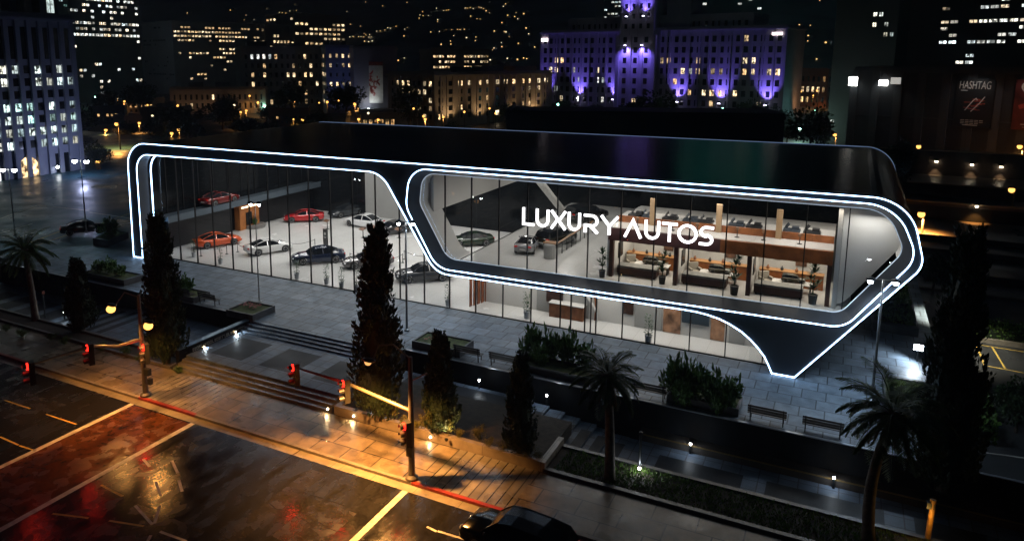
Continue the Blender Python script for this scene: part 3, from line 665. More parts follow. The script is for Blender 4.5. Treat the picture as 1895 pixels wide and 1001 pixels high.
# ---- foliage
def leafmat(name, c, var=.5): return M(name, c, .55, var=(2.3, var), spec=.3)
CYP = leafmat('cypress_green', (.028,.048,.022)); PALMG = leafmat('palm_green', (.065,.105,.03)); PALMD = leafmat('dry_palm', (.16,.085,.03))
SHRUB = leafmat('shrub_green', (.085,.17,.045)); OLIVE = leafmat('yellow_green_leaf', (.13,.12,.03)); HEDGE = leafmat('hedge_green', (.08,.15,.03)); TREEG = leafmat('tree_green', (.03,.05,.02))
BARK = M('bark', (.07,.05,.035), .85, var=(4,.4), bump=(14,.5)); PALMB = M('palm_bark', (.13,.10,.075), .8, var=(5,.4), bump=(20,.6))
def leaf(mb, p, d, up, ln, wd, mi=0):
    """one pointed leaf, folded along its middle"""
    r = d.cross(up)
    if r.length < 1e-3: r = d.cross(Vector((1,.2,0)))
    r.normalize(); q = r.cross(d)
    m_ = p+d*ln*.5
    mb.add([p, m_+r*wd/2+q*wd*.12, p+d*ln, m_-r*wd/2+q*wd*.12], [(0,1,2,3)], mi)
def cypress_mesh(seed, n=250, leaves=34):
    """height 1, base radius .13: flame shaped sprays pointing upwards"""
    R_ = random.Random(seed); mb = MB()
    for i in range(n):
        t = (i+R_.random())/n; t = .03+.95*t**1.05; a = R_.random()*2*math.pi
        prof = (.66+.34*min(1, t/.16))*(1-max(0, (t-.16)/.86))**.72
        rr = .118*prof*R_.uniform(.5,1.1); ln = R_.uniform(.07,.14)*(1-.3*t); base = Vector((rr*cs(a), rr*sn(a), t*.93-.01))
        dv = Vector((cs(a)*.34, sn(a)*.34, 1)).normalized()
        for k in range(leaves):
            s = R_.random(); p = base+dv*ln*s; b = R_.random()*2*math.pi; sp = .022*(1-s*.8)
            p += Vector((cs(b)*sp, sn(b)*sp, 0)); d2 = (dv+Vector((cs(b)*.5, sn(b)*.5, R_.uniform(-.1,.4)))).normalized()
            leaf(mb, p, d2, Vector((cs(b), sn(b), .3)), R_.uniform(.016,.030), R_.uniform(.010,.017))
    o = len(mb.v); mb.lathe([(.03,.03),(.085,.12),(.085,.3),(.055,.6),(.025,.82),(.003,.95)], 9)
    me = bpy.data.meshes.new('cypress_crown'); me.from_pydata(mb.v, [], mb.f); me.materials.append(CYP); return me
def trunk_mesh(h, r, mat=None):
    mb = MB().tube([(0,0,-.02),(.01*h,0,h*.35),(0,.01*h,h*.7),(.005*h,0,h)], [r*1.25, r, r*.8, r*.5], 9); me = bpy.data.meshes.new('trunk'); me.from_pydata(mb.v, [], mb.f); me.materials.append(mat or BARK); return me
CYPM = [cypress_mesh(11), cypress_mesh(12), cypress_mesh(13)]
def cypress(label, base, ztop, wide, mi=0, rz=0., group=None):
    h = ztop-base.z; t = thing('cypress_tree', label, 'tree', base, rz, group)
    o = link('crown', CYPM[mi], t); o.scale = (wide/.27, wide/.27, h)
    link('trunk', trunk_mesh(h*.6, .09*wide), t); return t
def palm(label, base, crown, rad, seed=1, lean=.3, dry=True, group=None):
    R_ = random.Random(seed); t = thing('palm_tree', label, 'tree', base, 0, group); c = crown-base; pts = []
    for i in range(9):
        s = i/8; pts.append(Vector((c.x*s, c.y*s, c.z*s))+Vector((lean*math.sin(s*math.pi), 0, 0)))
    tb = MB().tube(pts, [.26-.08*i/8+(.03 if i == 0 else 0) for i in range(9)], 10); tb.ball(c, .42, 0, 8, (1,1,1.2)); tb.build('trunk', PALMB, t, smooth=True)
    def frond(mb, a, el, ln, droop, mi=0):
        d = Vector((cs(a), sn(a), 0)); p = c+Vector((0,0,.25)); dirv = d*cs(el)+Vector((0,0,sn(el))); prev = p; N_ = 20; st = ln/N_; pts_ = [p.copy()]
        for k in range(N_):
            dirv = (dirv+Vector((0,0,-droop/N_*(.4+1.3*k/N_)))).normalized(); p = p+dirv*st; pts_.append(p.copy()); side = dirv.cross(Vector((0,0,1)))
            if side.length < .05: side = Vector((-d.y, d.x, 0))
            side.normalize(); lw = ln*.24*math.sin(math.pi*min(1, (k+1.5)/(N_+1.2)))**.7
            if k > 1:
                for s in (-1, 1):
                    for q in (0, .5): 
                        dv = (side*s+dirv*.75+Vector((0,0,-.35+R_.uniform(-.15,.15)))).normalized(); leaf(mb, p-dirv*st*q, dv, Vector((0,0,1)), lw*R_.uniform(.85,1.1), ln*.027, mi)
        mb.tube(pts_[::4], [.035,.03,.025,.018,.01,.006][:len(pts_[::4])], 5, mi)
    g = MB()
    for i in range(38):
        s = i/38; frond(g, i*2.39996, 1.25-1.75*s+R_.uniform(-.1,.1), rad*R_.uniform(.88,1.1), R_.uniform(1.3,2.0))
    g.build('crown', PALMG, t)
    if dry:
        g = MB()
        for i in range(13): frond(g, i*2.39996+.4, -.9+R_.uniform(-.25,.2), rad*R_.uniform(.55,.75), 1.6)
        g.build('dead_fronds', PALMD, t)
    return t
def bush_mesh(seed, n, lsz, mats, stems=9, flat=1., up=.6):
    """radius about 1: several stems each with a cluster of leaves"""
    R_ = random.Random(seed); mb = MB()
    for s in range(stems):
        a = s*2.4+R_.uniform(-.4,.4); rr = R_.uniform(.1,.75); tip = Vector((cs(a)*rr, sn(a)*rr, R_.uniform(.55,1.15)*flat*(1.15-rr*.5)))
        mb.tube([(tip.x*.2,tip.y*.2,0), tip*.55, tip], [.03,.02,.008], 5)
        for k in range(n):
            q = R_.random(); v = Vector((R_.gauss(0,1), R_.gauss(0,1), R_.gauss(0,.8))); v.normalize(); p = tip*(.45+.55*q)+v*R_.uniform(.03,.27)
            d = (v+Vector((0,0,up))).normalized(); leaf(mb, p, d, Vector((R_.uniform(-1,1), R_.uniform(-1,1), 1)), lsz*R_.uniform(.7,1.3), lsz*R_.uniform(.4,.6))
    me = bpy.data.meshes.new('foliage'); me.from_pydata(mb.v, [], mb.f)
    me.materials.append(mats); return me
BUSH = [bush_mesh(21, 50, .30, SHRUB, 9), bush_mesh(22, 50, .30, SHRUB, 9), bush_mesh(23, 60, .12, OLIVE, 10, 1., .8), bush_mesh(24, 60, .12, OLIVE, 9, .9, .8), bush_mesh(25, 60, .11, HEDGE, 14, .8)]
def shrub(label, base, r, h, mi=0, rz=0., group=None, name='shrub', cat='shrub'):
    t = thing(name, label, cat, base, rz, group); o = link('foliage', BUSH[mi], t); o.scale = (r, r, h); return t
def tree_mesh(seed, n=26, per=70):
    R_ = random.Random(seed); mb = MB()
    for c in range(n):
        v = Vector((R_.gauss(0,1), R_.gauss(0,1), R_.gauss(0,.8))).normalized()*R_.uniform(.35,.8); cr = R_.uniform(.2,.36); cc = Vector((v.x*.62, v.y*.62, .62+v.z*.42))
        for k in range(per):
            u = Vector((R_.gauss(0,1), R_.gauss(0,1), R_.gauss(0,1))).normalized(); p = cc+u*cr*R_.uniform(.55,1.05)*.75
            leaf(mb, p, (u+Vector((R_.uniform(-.6,.6), R_.uniform(-.6,.6), .1))).normalized(), u, R_.uniform(.06,.11), R_.uniform(.045,.07))
    me = bpy.data.meshes.new('tree_crown'); me.from_pydata(mb.v, [], mb.f); me.materials.append(TREEG); return me
TREEM = [tree_mesh(31), tree_mesh(32), tree_mesh(33)]
TRK = None
def broad_tree(label, base, h, wide, mi=0, rz=0., group=None):
    t = thing('leafy_tree', label, 'tree', base, rz, group); o = link('crown', TREEM[mi], t, (0,0,h*.12)); o.scale = (wide/1.35, wide/1.35, h*.83)
    mb = MB().tube([(0,0,-.1),(.02*h,0,.25*h),(0,.01*h,.6*h)], [.03*h,.024*h,.012*h], 8)
    for k in range(5):
        a = k*1.3; mb.tube([(.01*h,0,.28*h+.03*h*k),(cs(a)*wide*.2,sn(a)*wide*.2,.5*h+.03*h*k),(cs(a)*wide*.32,sn(a)*wide*.32,.68*h)], [.014*h,.009*h,.004*h], 6)
    mb.build('trunk', BARK, t); return t
# ---- potted plants
POTM = M('dark_pot', (.03,.032,.035), .4); POTL = M('pale_pot', (.4,.42,.45), .4)
def plant_parts(kind):
    mb = MB(); R_ = random.Random(5 if kind == 'dracaena' else 6)
    if kind == 'dracaena':
        mb.tube([(0,0,.4),(.02,0,.8),(0,.02,1.3)], [.03,.025,.02], 6)
        for c, rr in (((0,0,1.35),.42),((.12,.05,1.05),.36),((-.12,-.03,.85),.36),((.03,-.12,1.6),.3),((0,.06,.62),.36)):
            for k in range(18):
                a = k*2.4; e = R_.uniform(-.1,1.2); d = Vector((cs(a)*cs(e), sn(a)*cs(e), sn(e))); leaf(mb, Vector(c), d, Vector((0,0,1)), rr*R_.uniform(.8,1.15), .085)
    else:
        mb.tube([(0,0,.3),(.015,0,.8),(0,.01,1.35)], [.022,.018,.01], 6)
        for k in range(80):
            q = R_.random(); a = R_.random()*6.3; z = .45+q*1.0; p = Vector((cs(a)*.1, sn(a)*.1, z)); d = Vector((cs(a), sn(a), R_.uniform(-.2,.6))).normalized(); leaf(mb, p, d, Vector((0,0,1)), R_.uniform(.12,.22), .085)
    me = bpy.data.meshes.new('leaves'); me.from_pydata(mb.v, [], mb.f); me.materials.append(leafmat('house_plant_green', (.035,.075,.03)))
    p = MB().lathe([(.15,0),(.19,.38),(.21,.42),(.17,.42),(.16,.36)], 14); mp = bpy.data.meshes.new('pot'); mp.from_pydata(p.v, [], p.f); mp.materials.append(POTM if kind == 'dracaena' else POTL); return me, mp
PLANTS = {k: plant_parts(k) for k in ('dracaena', 'ficus')}
def potted(kind, label, base, s=1., rz=0., group=None):
    t = thing('potted_plant', label, 'plant', base, rz, group, s); link('leaves', PLANTS[kind][0], t); link('pot', PLANTS[kind][1], t); return t
# ---- street furniture
COOL = (.66,.84,1.); SOD = (1.,.43,.10)
BULBW = M('cool_lamp', (1,1,1), .3, emit=(.92,.97,1), es=45); BULBO = M('sodium_lamp', (1,.6,.2), .3, emit=(1,.46,.10), es=3.2); BULBD = M('unlit_lamp', (.35,.33,.3), .2)
def twin_lamp(label, base, ztop, power, group=None, rz=0., r=.075, on=True, spread=.75, headr=.17, tint=COOL):
    t = thing('street_lamp', label, 'street lamp', base, rz, group); h = ztop-base.z
    MB().tube([(0,0,0),(0,0,h)], [r, r*.6], 10).build('pole', GALV, t); MB().lathe([(.18,0),(.18,.1),(.1,.16)], 12).build('base', GALV, t)
    MB().bar((-spread,0,h-.03), (spread,0,h-.03), .06, .06).build('cross_arm', GALV, t)
    for s in (-1, 1):
        hd = MB().lathe([(.05,.16),(.22,.08),(.26,.0),(.24,-.02)], 12).build('lamp_head', BLACK, t, (s*spread,0,h-.05))
        MB().ball((0,0,-.12), headr, 0, 10, (1,1,.9)).build('bulb', BULBW, hd)
        if on: lamp('lamp_light', 'SPOT', (s*spread,0,h-.3), power, tint, t, .15, 150, .7)
    return t
def lens_mats(): return M('red_lens_lit', (1,.02,.01), .3, emit=(1,.018,.01), es=5), M('amber_lens', (.10,.05,.005), .3), M('green_lens', (.01,.06,.04), .3)
def signal_head(parent, loc, rz, name='signal_head', hs=1.05):
    R3, A3, G3 = lens_mats(); m_ = MB().box(-.2,.2,-.13,.13,-.58,.58)
    for i in range(3):
        z = .37-.37*i; n_ = 10
        for k in range(n_):
            a0, a1 = math.radians(-20+220*k/n_), math.radians(-20+220*(k+1)/n_); q = .16
            m_.quad((q*cs(a0),-.131,z+q*sn(a0)),(q*cs(a1),-.131,z+q*sn(a1)),(q*cs(a1)*.95,-.38,z+q*sn(a1)*.95-.02),(q*cs(a0)*.95,-.38,z+q*sn(a0)*.95-.02))
    o = m_.build(name, M('signal_black', (.015,.014,.012), .45), parent, loc); o.rotation_euler = (0,0,rz); o.scale = (hs,)*3
    for i, (nm, mt) in enumerate((('red_lens',R3),('amber_lens',A3),('green_lens',G3))): MB().lathe([(.14,-.155),(.15,-.135),(.01,-.134)] if i else [(.001,-.27),(.10,-.25),(.17,-.20),(.18,-.135),(.01,-.134)], 14, (0,0,.37-.37*i), 0, 'y').build(nm, mt, o)
    lamp('signal_glow', 'POINT', Vector(loc)+Matrix.Rotation(rz,3,'Z') @ Vector((0,-.55,.37)), 45, (1,.03,.015), parent, .12); return o
def bench_kit():
    t = thing('bench', '', 'bench'); wd = M('bench_slats', (.03,.025,.022), .5, var=(3,.3))
    s = MB(); [s.box(-.95,.95,-.25+i*.13,-.15+i*.13,.42,.46) for i in range(4)]; s.build('seat', wd, t)
    s = MB(); [s.bar((-.95,.27+.03*i,.58+.15*i),(.95,.27+.03*i,.58+.15*i),.03,.11) for i in range(3)]; s.build('backrest', wd, t)
    for x in (-.8, .8): MB().bar((x,-.2,0),(x,-.2,.42),.05,.05).bar((x,.22,0),(x,.34,.95),.05,.05).bar((x,-.22,.4),(x,.24,.4),.05,.04).build('leg', BLACK, t)
    return t
BENCH = bench_kit(); bench_first = [True]
def bench(label, loc, rz=0.):
    if bench_first[0]: bench_first[0] = False; o = BENCH; o.location = loc; o.rotation_euler = (0,0,rz); o['label'] = label; o['group'] = 'benches along the plaza edge'; return o
    return dup(BENCH, None, loc, rz, label, 'benches along the plaza edge')
def bollard(label, base, power=8, col=(.72,.86,1.), group='small lights along the walls', h=.55):
    t = thing('bollard_light', label, 'bollard light', base, 0, group); MB().tube([(0,0,0),(0,0,h)], .05, 8).build('post', BLACK, t)
    MB().lathe([(.06,h),(.06,h+.13),(.02,h+.13)], 10).build('lens', M('bollard_lens', (1,1,1), .3, emit=(1,.92,.8), es=26), t); MB().lathe([(.08,h+.13),(.08,h+.17),(.01,h+.18)], 10).build('cap', BLACK, t)
    lamp('bollard_glow', 'POINT', (0,-.15,h+.1), power, col, t, .06); return t
# ================================================================ PLAZA FURNITURE, TREES, STREET POLES
V = Vector
# signal poles
def signal_pole(label, bx, arm_pts, heads, lum, extra, rzh):
    b = gp(*bx, ZS); t = thing('traffic_signal', label, 'traffic light', b, 0, 'traffic light poles at the kerb')
    hz = extra['top']-ZS
    MB().tube([(0,0,0),(0,0,hz*.55),(0,0,hz)], [.17,.13,.09], 12).build('pole', STEEL, t); MB().lathe([(.32,0),(.32,.12),(.2,.22)], 14).build('base', STEEL, t)
    a = [p-b for p in arm_pts]; MB().tube(a, [.10]+[.085]*(len(a)-2)+[.05], 9).build('mast_arm', M('cream_steel', (.11,.092,.065), .45, .3), t)
    for h in heads: signal_head(t, h-b, rzh)
    return t, b
b1 = gp(270,732,ZS); b2 = gp(762,885,ZS)
top1 = zat(b1,258,545); ta1 = zat(b1,264,627)
armY1 = px(60,690,b1.x-.05)   # reaches out over the road
tip1 = V((b1.x-.1, armY1.y, armY1.z+.45)); mid1 = px(168,652,b1.x-.08)
t1, _ = signal_pole('traffic light pole with two sodium lamps and an arm reaching over the road', (270,732), [V((b1.x,b1.y,ta1)), V((b1.x-.05,(b1.y+mid1.y)/2,ta1+.12)), V((mid1.x,mid1.y,mid1.z+.35)), tip1], [V((tip1.x,tip1.y,tip1.z-.45)), V((mid1.x,mid1.y,mid1.z-.08)), V((b1.x+.45,b1.y-.1,zat(b1,273,650)))], None, {'top': top1}, math.radians(-25))
def luminaire(t, b, p, on, power, aimx=None, spot=150):
    q = p-b; hd = MB().ball((.05,0,.06), .3, 0, 10, (1.25,.6,.35)).build('luminaire', STEEL, t, q); MB().ball((0,-.04,-.18) if on else (0,0,-.06), .25 if on else .16, 0, 12, (1.05,1,.9)).build('lamp_lens', BULBO if on else M('dim_sodium_lens', (.8,.5,.25), .3, emit=(1,.5,.16), es=1.3), hd)
    if power: lamp('sodium_light', 'SPOT', q-V((0,.1,.50)), power, SOD, t, .16, spot, .6)
l1 = px(206,566,b1.x-.4); l1 = py(206,566,b1.y-1.2); l2 = py(275,597,b1.y-1.0)
ar = MB(); a0 = V((b1.x,b1.y,top1-.15)); ar.tube([a0-b1, (a0+l1)/2-b1+V((0,0,.55)), l1-b1+V((.3,0,.05))], .04, 7); ar.tube([V((0,0,zat(b1,262,600)-ZS)), l2-b1+V((0,.2,0))], .035, 7); ar.build('lamp_arm', STEEL, t1)
luminaire(t1, b1, l1, True, 2100, spot=125); luminaire(t1, b1, l2, True, 1100, spot=140)
pd = MB().box(-.2,.2,-.12,.12,-.2,.2).box(.05,.3,-.1,.1,-.75,-.4); pd.build('pedestrian_signal', M('signal_black'), t1, (.42,-.1,zat(b1,276,684)-ZS))
top2 = zat(b2,757,660); ta2 = zat(b2,757,760); tipx = py(548,680,b2.y+.4); mid2 = py(640,708,b2.y+.2)
t2, _ = signal_pole('traffic light pole with a curved lamp arm beside the planting bed', (762,885), [V((b2.x,b2.y,ta2)), (V((b2.x,b2.y,ta2))+mid2)/2, mid2, tipx], [py(548,692,b2.y+.3), py(641,722,b2.y+.1), V((b2.x-.05,b2.y-.28,zat(b2,759,797)))], None, {'top': top2}, math.radians(-35))
l3 = py(681,668,b2.y-.9); ar = MB(); a0 = V((0,0,top2-ZS-.1)); l3r = l3-b2; ar.tube([a0, a0*.6+l3r*.4+V((0,0,.75)), a0*.25+l3r*.75+V((0,0,.75)), l3r+V((.25,0,.06))], .04, 7)
ar.tube([V((0,0,zat(b2,757,705)-ZS)), py(790,690,b2.y)-b2], .035, 7)
ar.build('lamp_arm', STEEL, t2); luminaire(t2, b2, l3, False, 11000, spot=122)
MB().box(-.16,.16,-.24,-.13,-.25,.25).build('push_button_box', M('signal_black'), t2, (0,0,zat(b2,761,832)-ZS))
# twin street lamps
twin_lamp('white twin street lamp at the far left beside the office building', gp(28,435,-.9), zat(gp(28,435,-.9),14,312), 2000, 'twin street lamps', .3, headr=.26, tint=(.30,.78,1.))
twin_lamp('white twin street lamp at the corner of the left street', gp(160,430,-.55), zat(gp(160,430,-.55),150,296), 2600, 'twin street lamps', .3, headr=.26, tint=(.30,.78,1.))
twin_lamp('thin twin lamp standing in the flower planter before the parked cars', gp(480,560,.35), zat(gp(480,560,.35),473,375), 60, 'twin street lamps', .3, .05, True, .35, .1)
bq = V((-25.4, 40.0, 0)); twin_lamp('tall dark twin lamp whose head meets the light strips of the ring', gp(753,612,0), zat(gp(753,612,0),752,410), 420, 'twin street lamps', .3, .09, True, .5, .12)
twin_lamp('tall twin lamp in front of the pointed corner of the showroom', gp(1613,742,0), zat(gp(1613,742,0),1632,517), 800, 'twin street lamps', .2, .085, True, .62, .14)
# a bright floodlight half hidden by the big cypress
fb_ = gp(1697,668,0); t = thing('floodlight', 'dazzling white floodlight beside the large right cypress', 'floodlight', fb_, 0)
MB().tube([(0,0,0),(0,0,.9)], .05, 8).build('post', BLACK, t); MB().box(-.28,.28,-.1,.12,.75,1.15).build('housing', BLACK, t); MB().box(-.25,.25,-.14,-.101,.78,1.12).build('lens', M('flood_lens', (1,1,1), .3, emit=(.85,.93,1), es=60), t)
lamp('flood_light', 'SPOT', (-.2,-.35,1.1), 420, (.75,.88,1), t, .15, 160, .5, aim=(-.75,-.3,-.5))
# flower planters, benches
def box_planter(label, pts, h, grass=True, cat='planter'):
    c = sum((V((a, b, 0)) for a, b in pts), V())/len(pts); t = thing('stone_planter', label, cat, c, 0, 'planters on the plaza'); q = [(a-c.x, b-c.y) for a, b in pts]
    n = len(q); mb = MB(); inn = [(a*.93, b*.9) for a, b in q]
    for i in range(n):
        j = (i+1) % n; mb.quad((*q[i],0),(*q[j],0),(*q[j],h),(*q[i],h)); mb.quad((*inn[j],h-.12),(*inn[i],h-.12),(*inn[i],h),(*inn[j],h)); mb.quad((*q[i],h),(*q[j],h),(*inn[j],h),(*inn[i],h))
    mb.build('planter_wall', M('charcoal_planter', (.06,.062,.066), .5, var=(1.2,.25)), t); MB().poly(inn, 0, h-.1).build('turf', M('turf_shaded_copy', (.06,.075,.02), .9, var=(3,.5), bump=(18,1)), t); return t, c  # darker turf copy, dim light put into its colour
def rect(p1, p2, z=.4, w2=1.6):
    a, b = gp(*p1, z), gp(*p2, z); return [(a.x,a.y),(b.x,a.y),(b.x,a.y+w2),(a.x,a.y+w2)]
FLOW = M('pink_flowers', (.5,.16,.16), .7, var=(6,.5))
def flowers(label, c, n, seed, rx=.8, ry=.4):
    R_ = random.Random(seed); mb = MB()
    for i in range(n):
        p = V((R_.uniform(-rx,rx), R_.uniform(-ry,ry), R_.uniform(.06,.22)))
        for k in range(4): leaf(mb, p, V((cs(k*1.6), sn(k*1.6), .5)).normalized(), V((0,0,1)), .12, .08)
    o = mb.build('flower_patch', FLOW, None, c); tag(o, label, 'flowers')
pt, pc = box_planter('flower planter with turf at the top left of the stairs', rect((418,575),(492,575),.4,2.4), .5); flowers('pink flowers in the planter left of the stairs', (pc.x-.3,pc.y+.3,.38), 46, 3)
pt, pc = box_planter('flower planter with turf right of the stairs behind the second cypress', rect((762,633),(850,652),.4,2.0), .5); flowers('few red flowers in the planter right of the stairs', (pc.x-.6,pc.y,.38), 16, 4)
box_planter('long dark planter with leafy shrubs by the left end of the plaza', rect((152,505),(236,519),.4,2.0), .5)
box_planter('small planter with a leafy bush beside the first tall cypress', rect((318,545),(362,552),.4,1.7), .5)
box_planter('square dark planter with a bush at the back left corner of the plaza', [(p.x, p.y) for p in (gp(172,448,.3), gp(200,452,.3), gp(238,436,.3), gp(208,430,.3))], .7)
box_planter('long dark planter full of green hedges behind the pointed corner', [(2.5,57.5),(5.3,57.5),(5.3,69),(2.5,69)], .6)
box_planter('dark planter with bright turf right of the tall twin lamp', [(2.85,43.0),(5.9,43.0),(5.9,48.2),(2.85,48.2)], .5)
for i, (x, lab) in enumerate(((350,'bench nearest the first tall cypress'), (402,'bench left of the flower planter at the stairs'), (872,'bench right of the flower planter with red flowers'), (940,'bench left of the first clump of leafy shrubs'), (1203,'bench between the palm and the second clump of leafy shrubs'), (1420,'bench right of the second clump of leafy shrubs'), (1522,'bench nearest the right palm'))):
    y = {350:549,402:557,872:660,940:672,1203:733,1420:775,1522:796}[x]; p = gp(x, y, 0); bench('dark slatted '+lab, (p.x, 39.75, 0), math.pi if i % 2 else math.pi)
# leafy shrub clumps on the plaza edge
for lab, pts in (('first clump, behind the small cypress', ((985,668,.95,1.5),(1020,672,.9,1.35),(1050,678,1.0,1.4),(1085,686,.8,1.15),(1000,682,.8,1.1))), ('second clump, right of the middle palm', ((1248,735,.95,1.55),(1282,742,1.0,1.5),(1315,750,.9,1.3),(1352,758,.85,1.2),(1265,752,.8,1.0),(1330,764,.8,.9)))):
    for i, (x, y, r, h) in enumerate(pts): shrub('broad leaved green shrub in the '+lab, gp(x, y, 0), r*1.0, h*1.4, i % 2, i*1.3, 'leafy shrubs of the '+lab)
    a, b = gp(pts[0][0]-18, pts[0][1]+14, 0), gp(pts[3][0]+14, pts[3][1]+14, 0); box_planter('low dark trough under the '+lab, [(a.x,39.6),(b.x,39.6),(b.x,41.3),(a.x,41.3)], .45)
for i, (x, y, r, h) in enumerate(((185,503,.8,.95),(205,505,.85,1.1),(222,510,.7,.8))): shrub('leafy shrub in the long planter at the left end of the plaza', gp(x,y,.4), r, h, i % 2, i, 'shrubs in the long left planter')
shrub('leafy bush beside the first tall cypress', gp(342,540,.4), .9, 1.1, 1, .4)
shrub('round bush in the square planter at the back left', gp(205,436,.5), 1.3, 1.7, 0, .4)
# hedges in the right planters
hb_ = MB(); R_ = random.Random(8)
def hedge(label, x0, x1, y0, y1, z, h, seed, n=900):
    t = thing('hedge', label, 'hedge', ((x0+x1)/2, (y0+y1)/2, z), 0); R_ = random.Random(seed); mb = MB(); a, b = (x1-x0)/2, (y1-y0)/2
    for i in range(n):
        p = V((R_.uniform(-a,a), R_.uniform(-b,b), h*(.55+.45*abs(math.sin(R_.uniform(0,9))))*R_.uniform(.75,1.1)))
        if R_.random() < .4: p = V((R_.choice((-a,a)), R_.uniform(-b,b), R_.uniform(0,h))) if R_.random() < .5 else V((R_.uniform(-a,a), R_.choice((-b,b)), R_.uniform(0,h)))
        d = V((R_.gauss(0,1), R_.gauss(0,1), 1)).normalized(); leaf(mb, p, d, V((R_.uniform(-1,1), 1, 0)), .2, .13)
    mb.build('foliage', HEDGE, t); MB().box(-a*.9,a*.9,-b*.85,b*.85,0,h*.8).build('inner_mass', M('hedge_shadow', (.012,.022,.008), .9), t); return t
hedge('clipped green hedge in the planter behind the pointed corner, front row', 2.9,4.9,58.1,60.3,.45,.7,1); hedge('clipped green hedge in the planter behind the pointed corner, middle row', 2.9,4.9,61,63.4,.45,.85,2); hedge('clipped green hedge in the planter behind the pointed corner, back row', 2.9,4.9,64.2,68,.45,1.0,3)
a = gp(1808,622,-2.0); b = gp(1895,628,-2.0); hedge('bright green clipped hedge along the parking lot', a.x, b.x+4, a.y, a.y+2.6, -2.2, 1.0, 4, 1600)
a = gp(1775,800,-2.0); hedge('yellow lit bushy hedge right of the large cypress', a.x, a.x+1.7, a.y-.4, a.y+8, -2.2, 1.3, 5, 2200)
t = thing('kerb_wall', 'low grey kerb wall between hedge and parking bays', 'wall', (gp(1850,632,-2.1).x, gp(1850,632,-2.1).y-.4, -2.2)); MB().box(-3.2,9,-.12,.12,-.2,.35).build('wall_face', KERB, t)
# grass strips
def grass(name, x0, x1, y0, y1, z, n, seed, c):
    R_ = random.Random(seed); mb = MB()
    for i in range(n):
        p = V((R_.uniform(x0,x1), R_.uniform(y0,y1), z)); a = R_.random()*6.3; leaf(mb, p, V((cs(a)*.5, sn(a)*.5, 1)).normalized(), V((sn(a), cs(a), 0)), R_.uniform(.1,.24), .05)
    tag(mb.build(name, c), kind='stuff')
GRS = leafmat('grass_green', (.10,.19,.03)); grass('grass', -11.5, 3, 31.62, 33.8, ZS+.04, 5200, 1, GRS); grass('grass', 3.1, 5.7, 43.3, 48, .36, 1500, 2, leafmat('turf_lit_copy', (.075,.11,.02)))  # brighter turf copy, lamplight put into its colour
grass('grass', 3.0, 20, 31.62, 33.8, ZS+.04, 2600, 3, GRS)
# cypresses
def cyp(label, bp_, z, tp, wpx, mi, rz=0.):
    b = gp(*bp_, z); zt = zat(b, *tp); dist = (b-CAMP).dot(FW); return cypress(label, b, zt, wpx/F*dist, mi, rz, 'cypress trees')
cyp('tallest dark cypress in front of the left glass', (308,672), ZS, (287,385), 76, 0)
cyp('small dark cypress between the left palm and the sodium lamp', (152,612), ZS, (130,473), 54, 1, 1.)
cyp('large spiky cypress right of the stairs in the planting bed', (702,775), ZS+.3, (692,405), 92, 2, 2.)
cyp('middle cypress lit yellow, right of the second traffic light', (815,800), ZS+.3, (818,607), 66, 1, .5)
cyp('dark cypress at the right end of the planting bed', (962,842), ZS+.3, (966,645), 60, 0, 2.5)
cyp('huge dark cypress before the parking lot at the right edge', (1742,905), ZS, (1772,408), 110, 2, .3)
palm('tall palm rising from the grass strip in front of the leafy shrubs', gp(1128,888,ZS), py(1125,706,gp(1128,888,ZS).y), 1.95, 3, .05)
b = gp(1607,1004,ZS); palm('leaning palm at the lower right with dry fronds', b, py(1652,776,b.y+1.2), 2.55, 4, -.3)
b = gp(66,592,ZS); palm('dark palm at the left edge before the striped walkway', b, py(46,470,b.y), 2.5, 5, .1, False)
# low shrubs in the planting bed
for i, (x, y, r, h, mi) in enumerate(((652,742,.5,.7,3),(668,748,.45,.6,2),(720,778,.7,1.3,2),(700,765,.6,1.5,3),(675,758,.55,1.2,2),(750,790,.45,.7,3),(790,795,.55,1.2,2),(806,803,.6,1.5,3),(828,806,.55,1.35,2),(770,796,.4,.6,3),(850,812,.45,.6,2),(888,812,.55,.8,3),(905,828,.4,.55,2),(930,834,.45,.6,3),(975,846,.5,.7,2),(992,850,.4,.5,3))):
    shrub('olive green shrub low in the long planting bed', gp(x,y,ZS+.35), r, h, mi, i*.9, 'olive shrubs in the planting bed')
for i, (x, y, r, h) in enumerate(((12,612,.6,.5),(40,622,.7,.6),(95,628,.6,.5),(120,636,.6,.6),(190,648,.7,.6),(235,655,.6,.6),(262,668,.6,.55),(330,690,.5,.5))): shrub('dark low shrub in the bed below the left walkway', gp(x,y,ZS), r, h, 4, i*.8, 'dark shrubs in the left bed')
# wall lights in the stone bed wall and small spots
def wall_light(label, p, d, power, col, es=22, group='small lights set in low walls'):
    t = thing('wall_light', label, 'wall light', p, 0, group); MB().lathe([(.075,0),(.09,.02),(.085,.05)], 12, (0,0,0), 0, 'y' if abs(d.y) > .5 else 'x').build('bezel', BLACK, t)
    MB().ball(d*.03, .065, 0, 8).build('lens', M('warm_spot_lens', (1,.9,.7), .3, emit=(1,.78,.45), es=es), t); lamp('wall_glow', 'SPOT', d*.14, power, col, t, .05, 165, .5, aim=(d.x,d.y,-.55)); return t
yw = 31.33
for i, (x, y, lab) in enumerate(((607,756,'stone end of the lower stairs'),(655,769,'planting bed left of the second traffic light'),(797,808,'planting bed right of the second traffic light'))): p = py(x,y,yw); wall_light('round warm light in the wall of the '+lab, (p.x,yw,p.z), V((0,-1,0)), 45, (1,.72,.36))
for x, y, lab in ((435,614,'near the upper stairs'),(377,642,'near the lower stairs')): p = px(x,y,XS0+.02); wall_light('white spot in the lettered parapet wall '+lab, (XS0+.02,p.y,p.z), V((1,0,0)), 60, (.75,.9,1.))
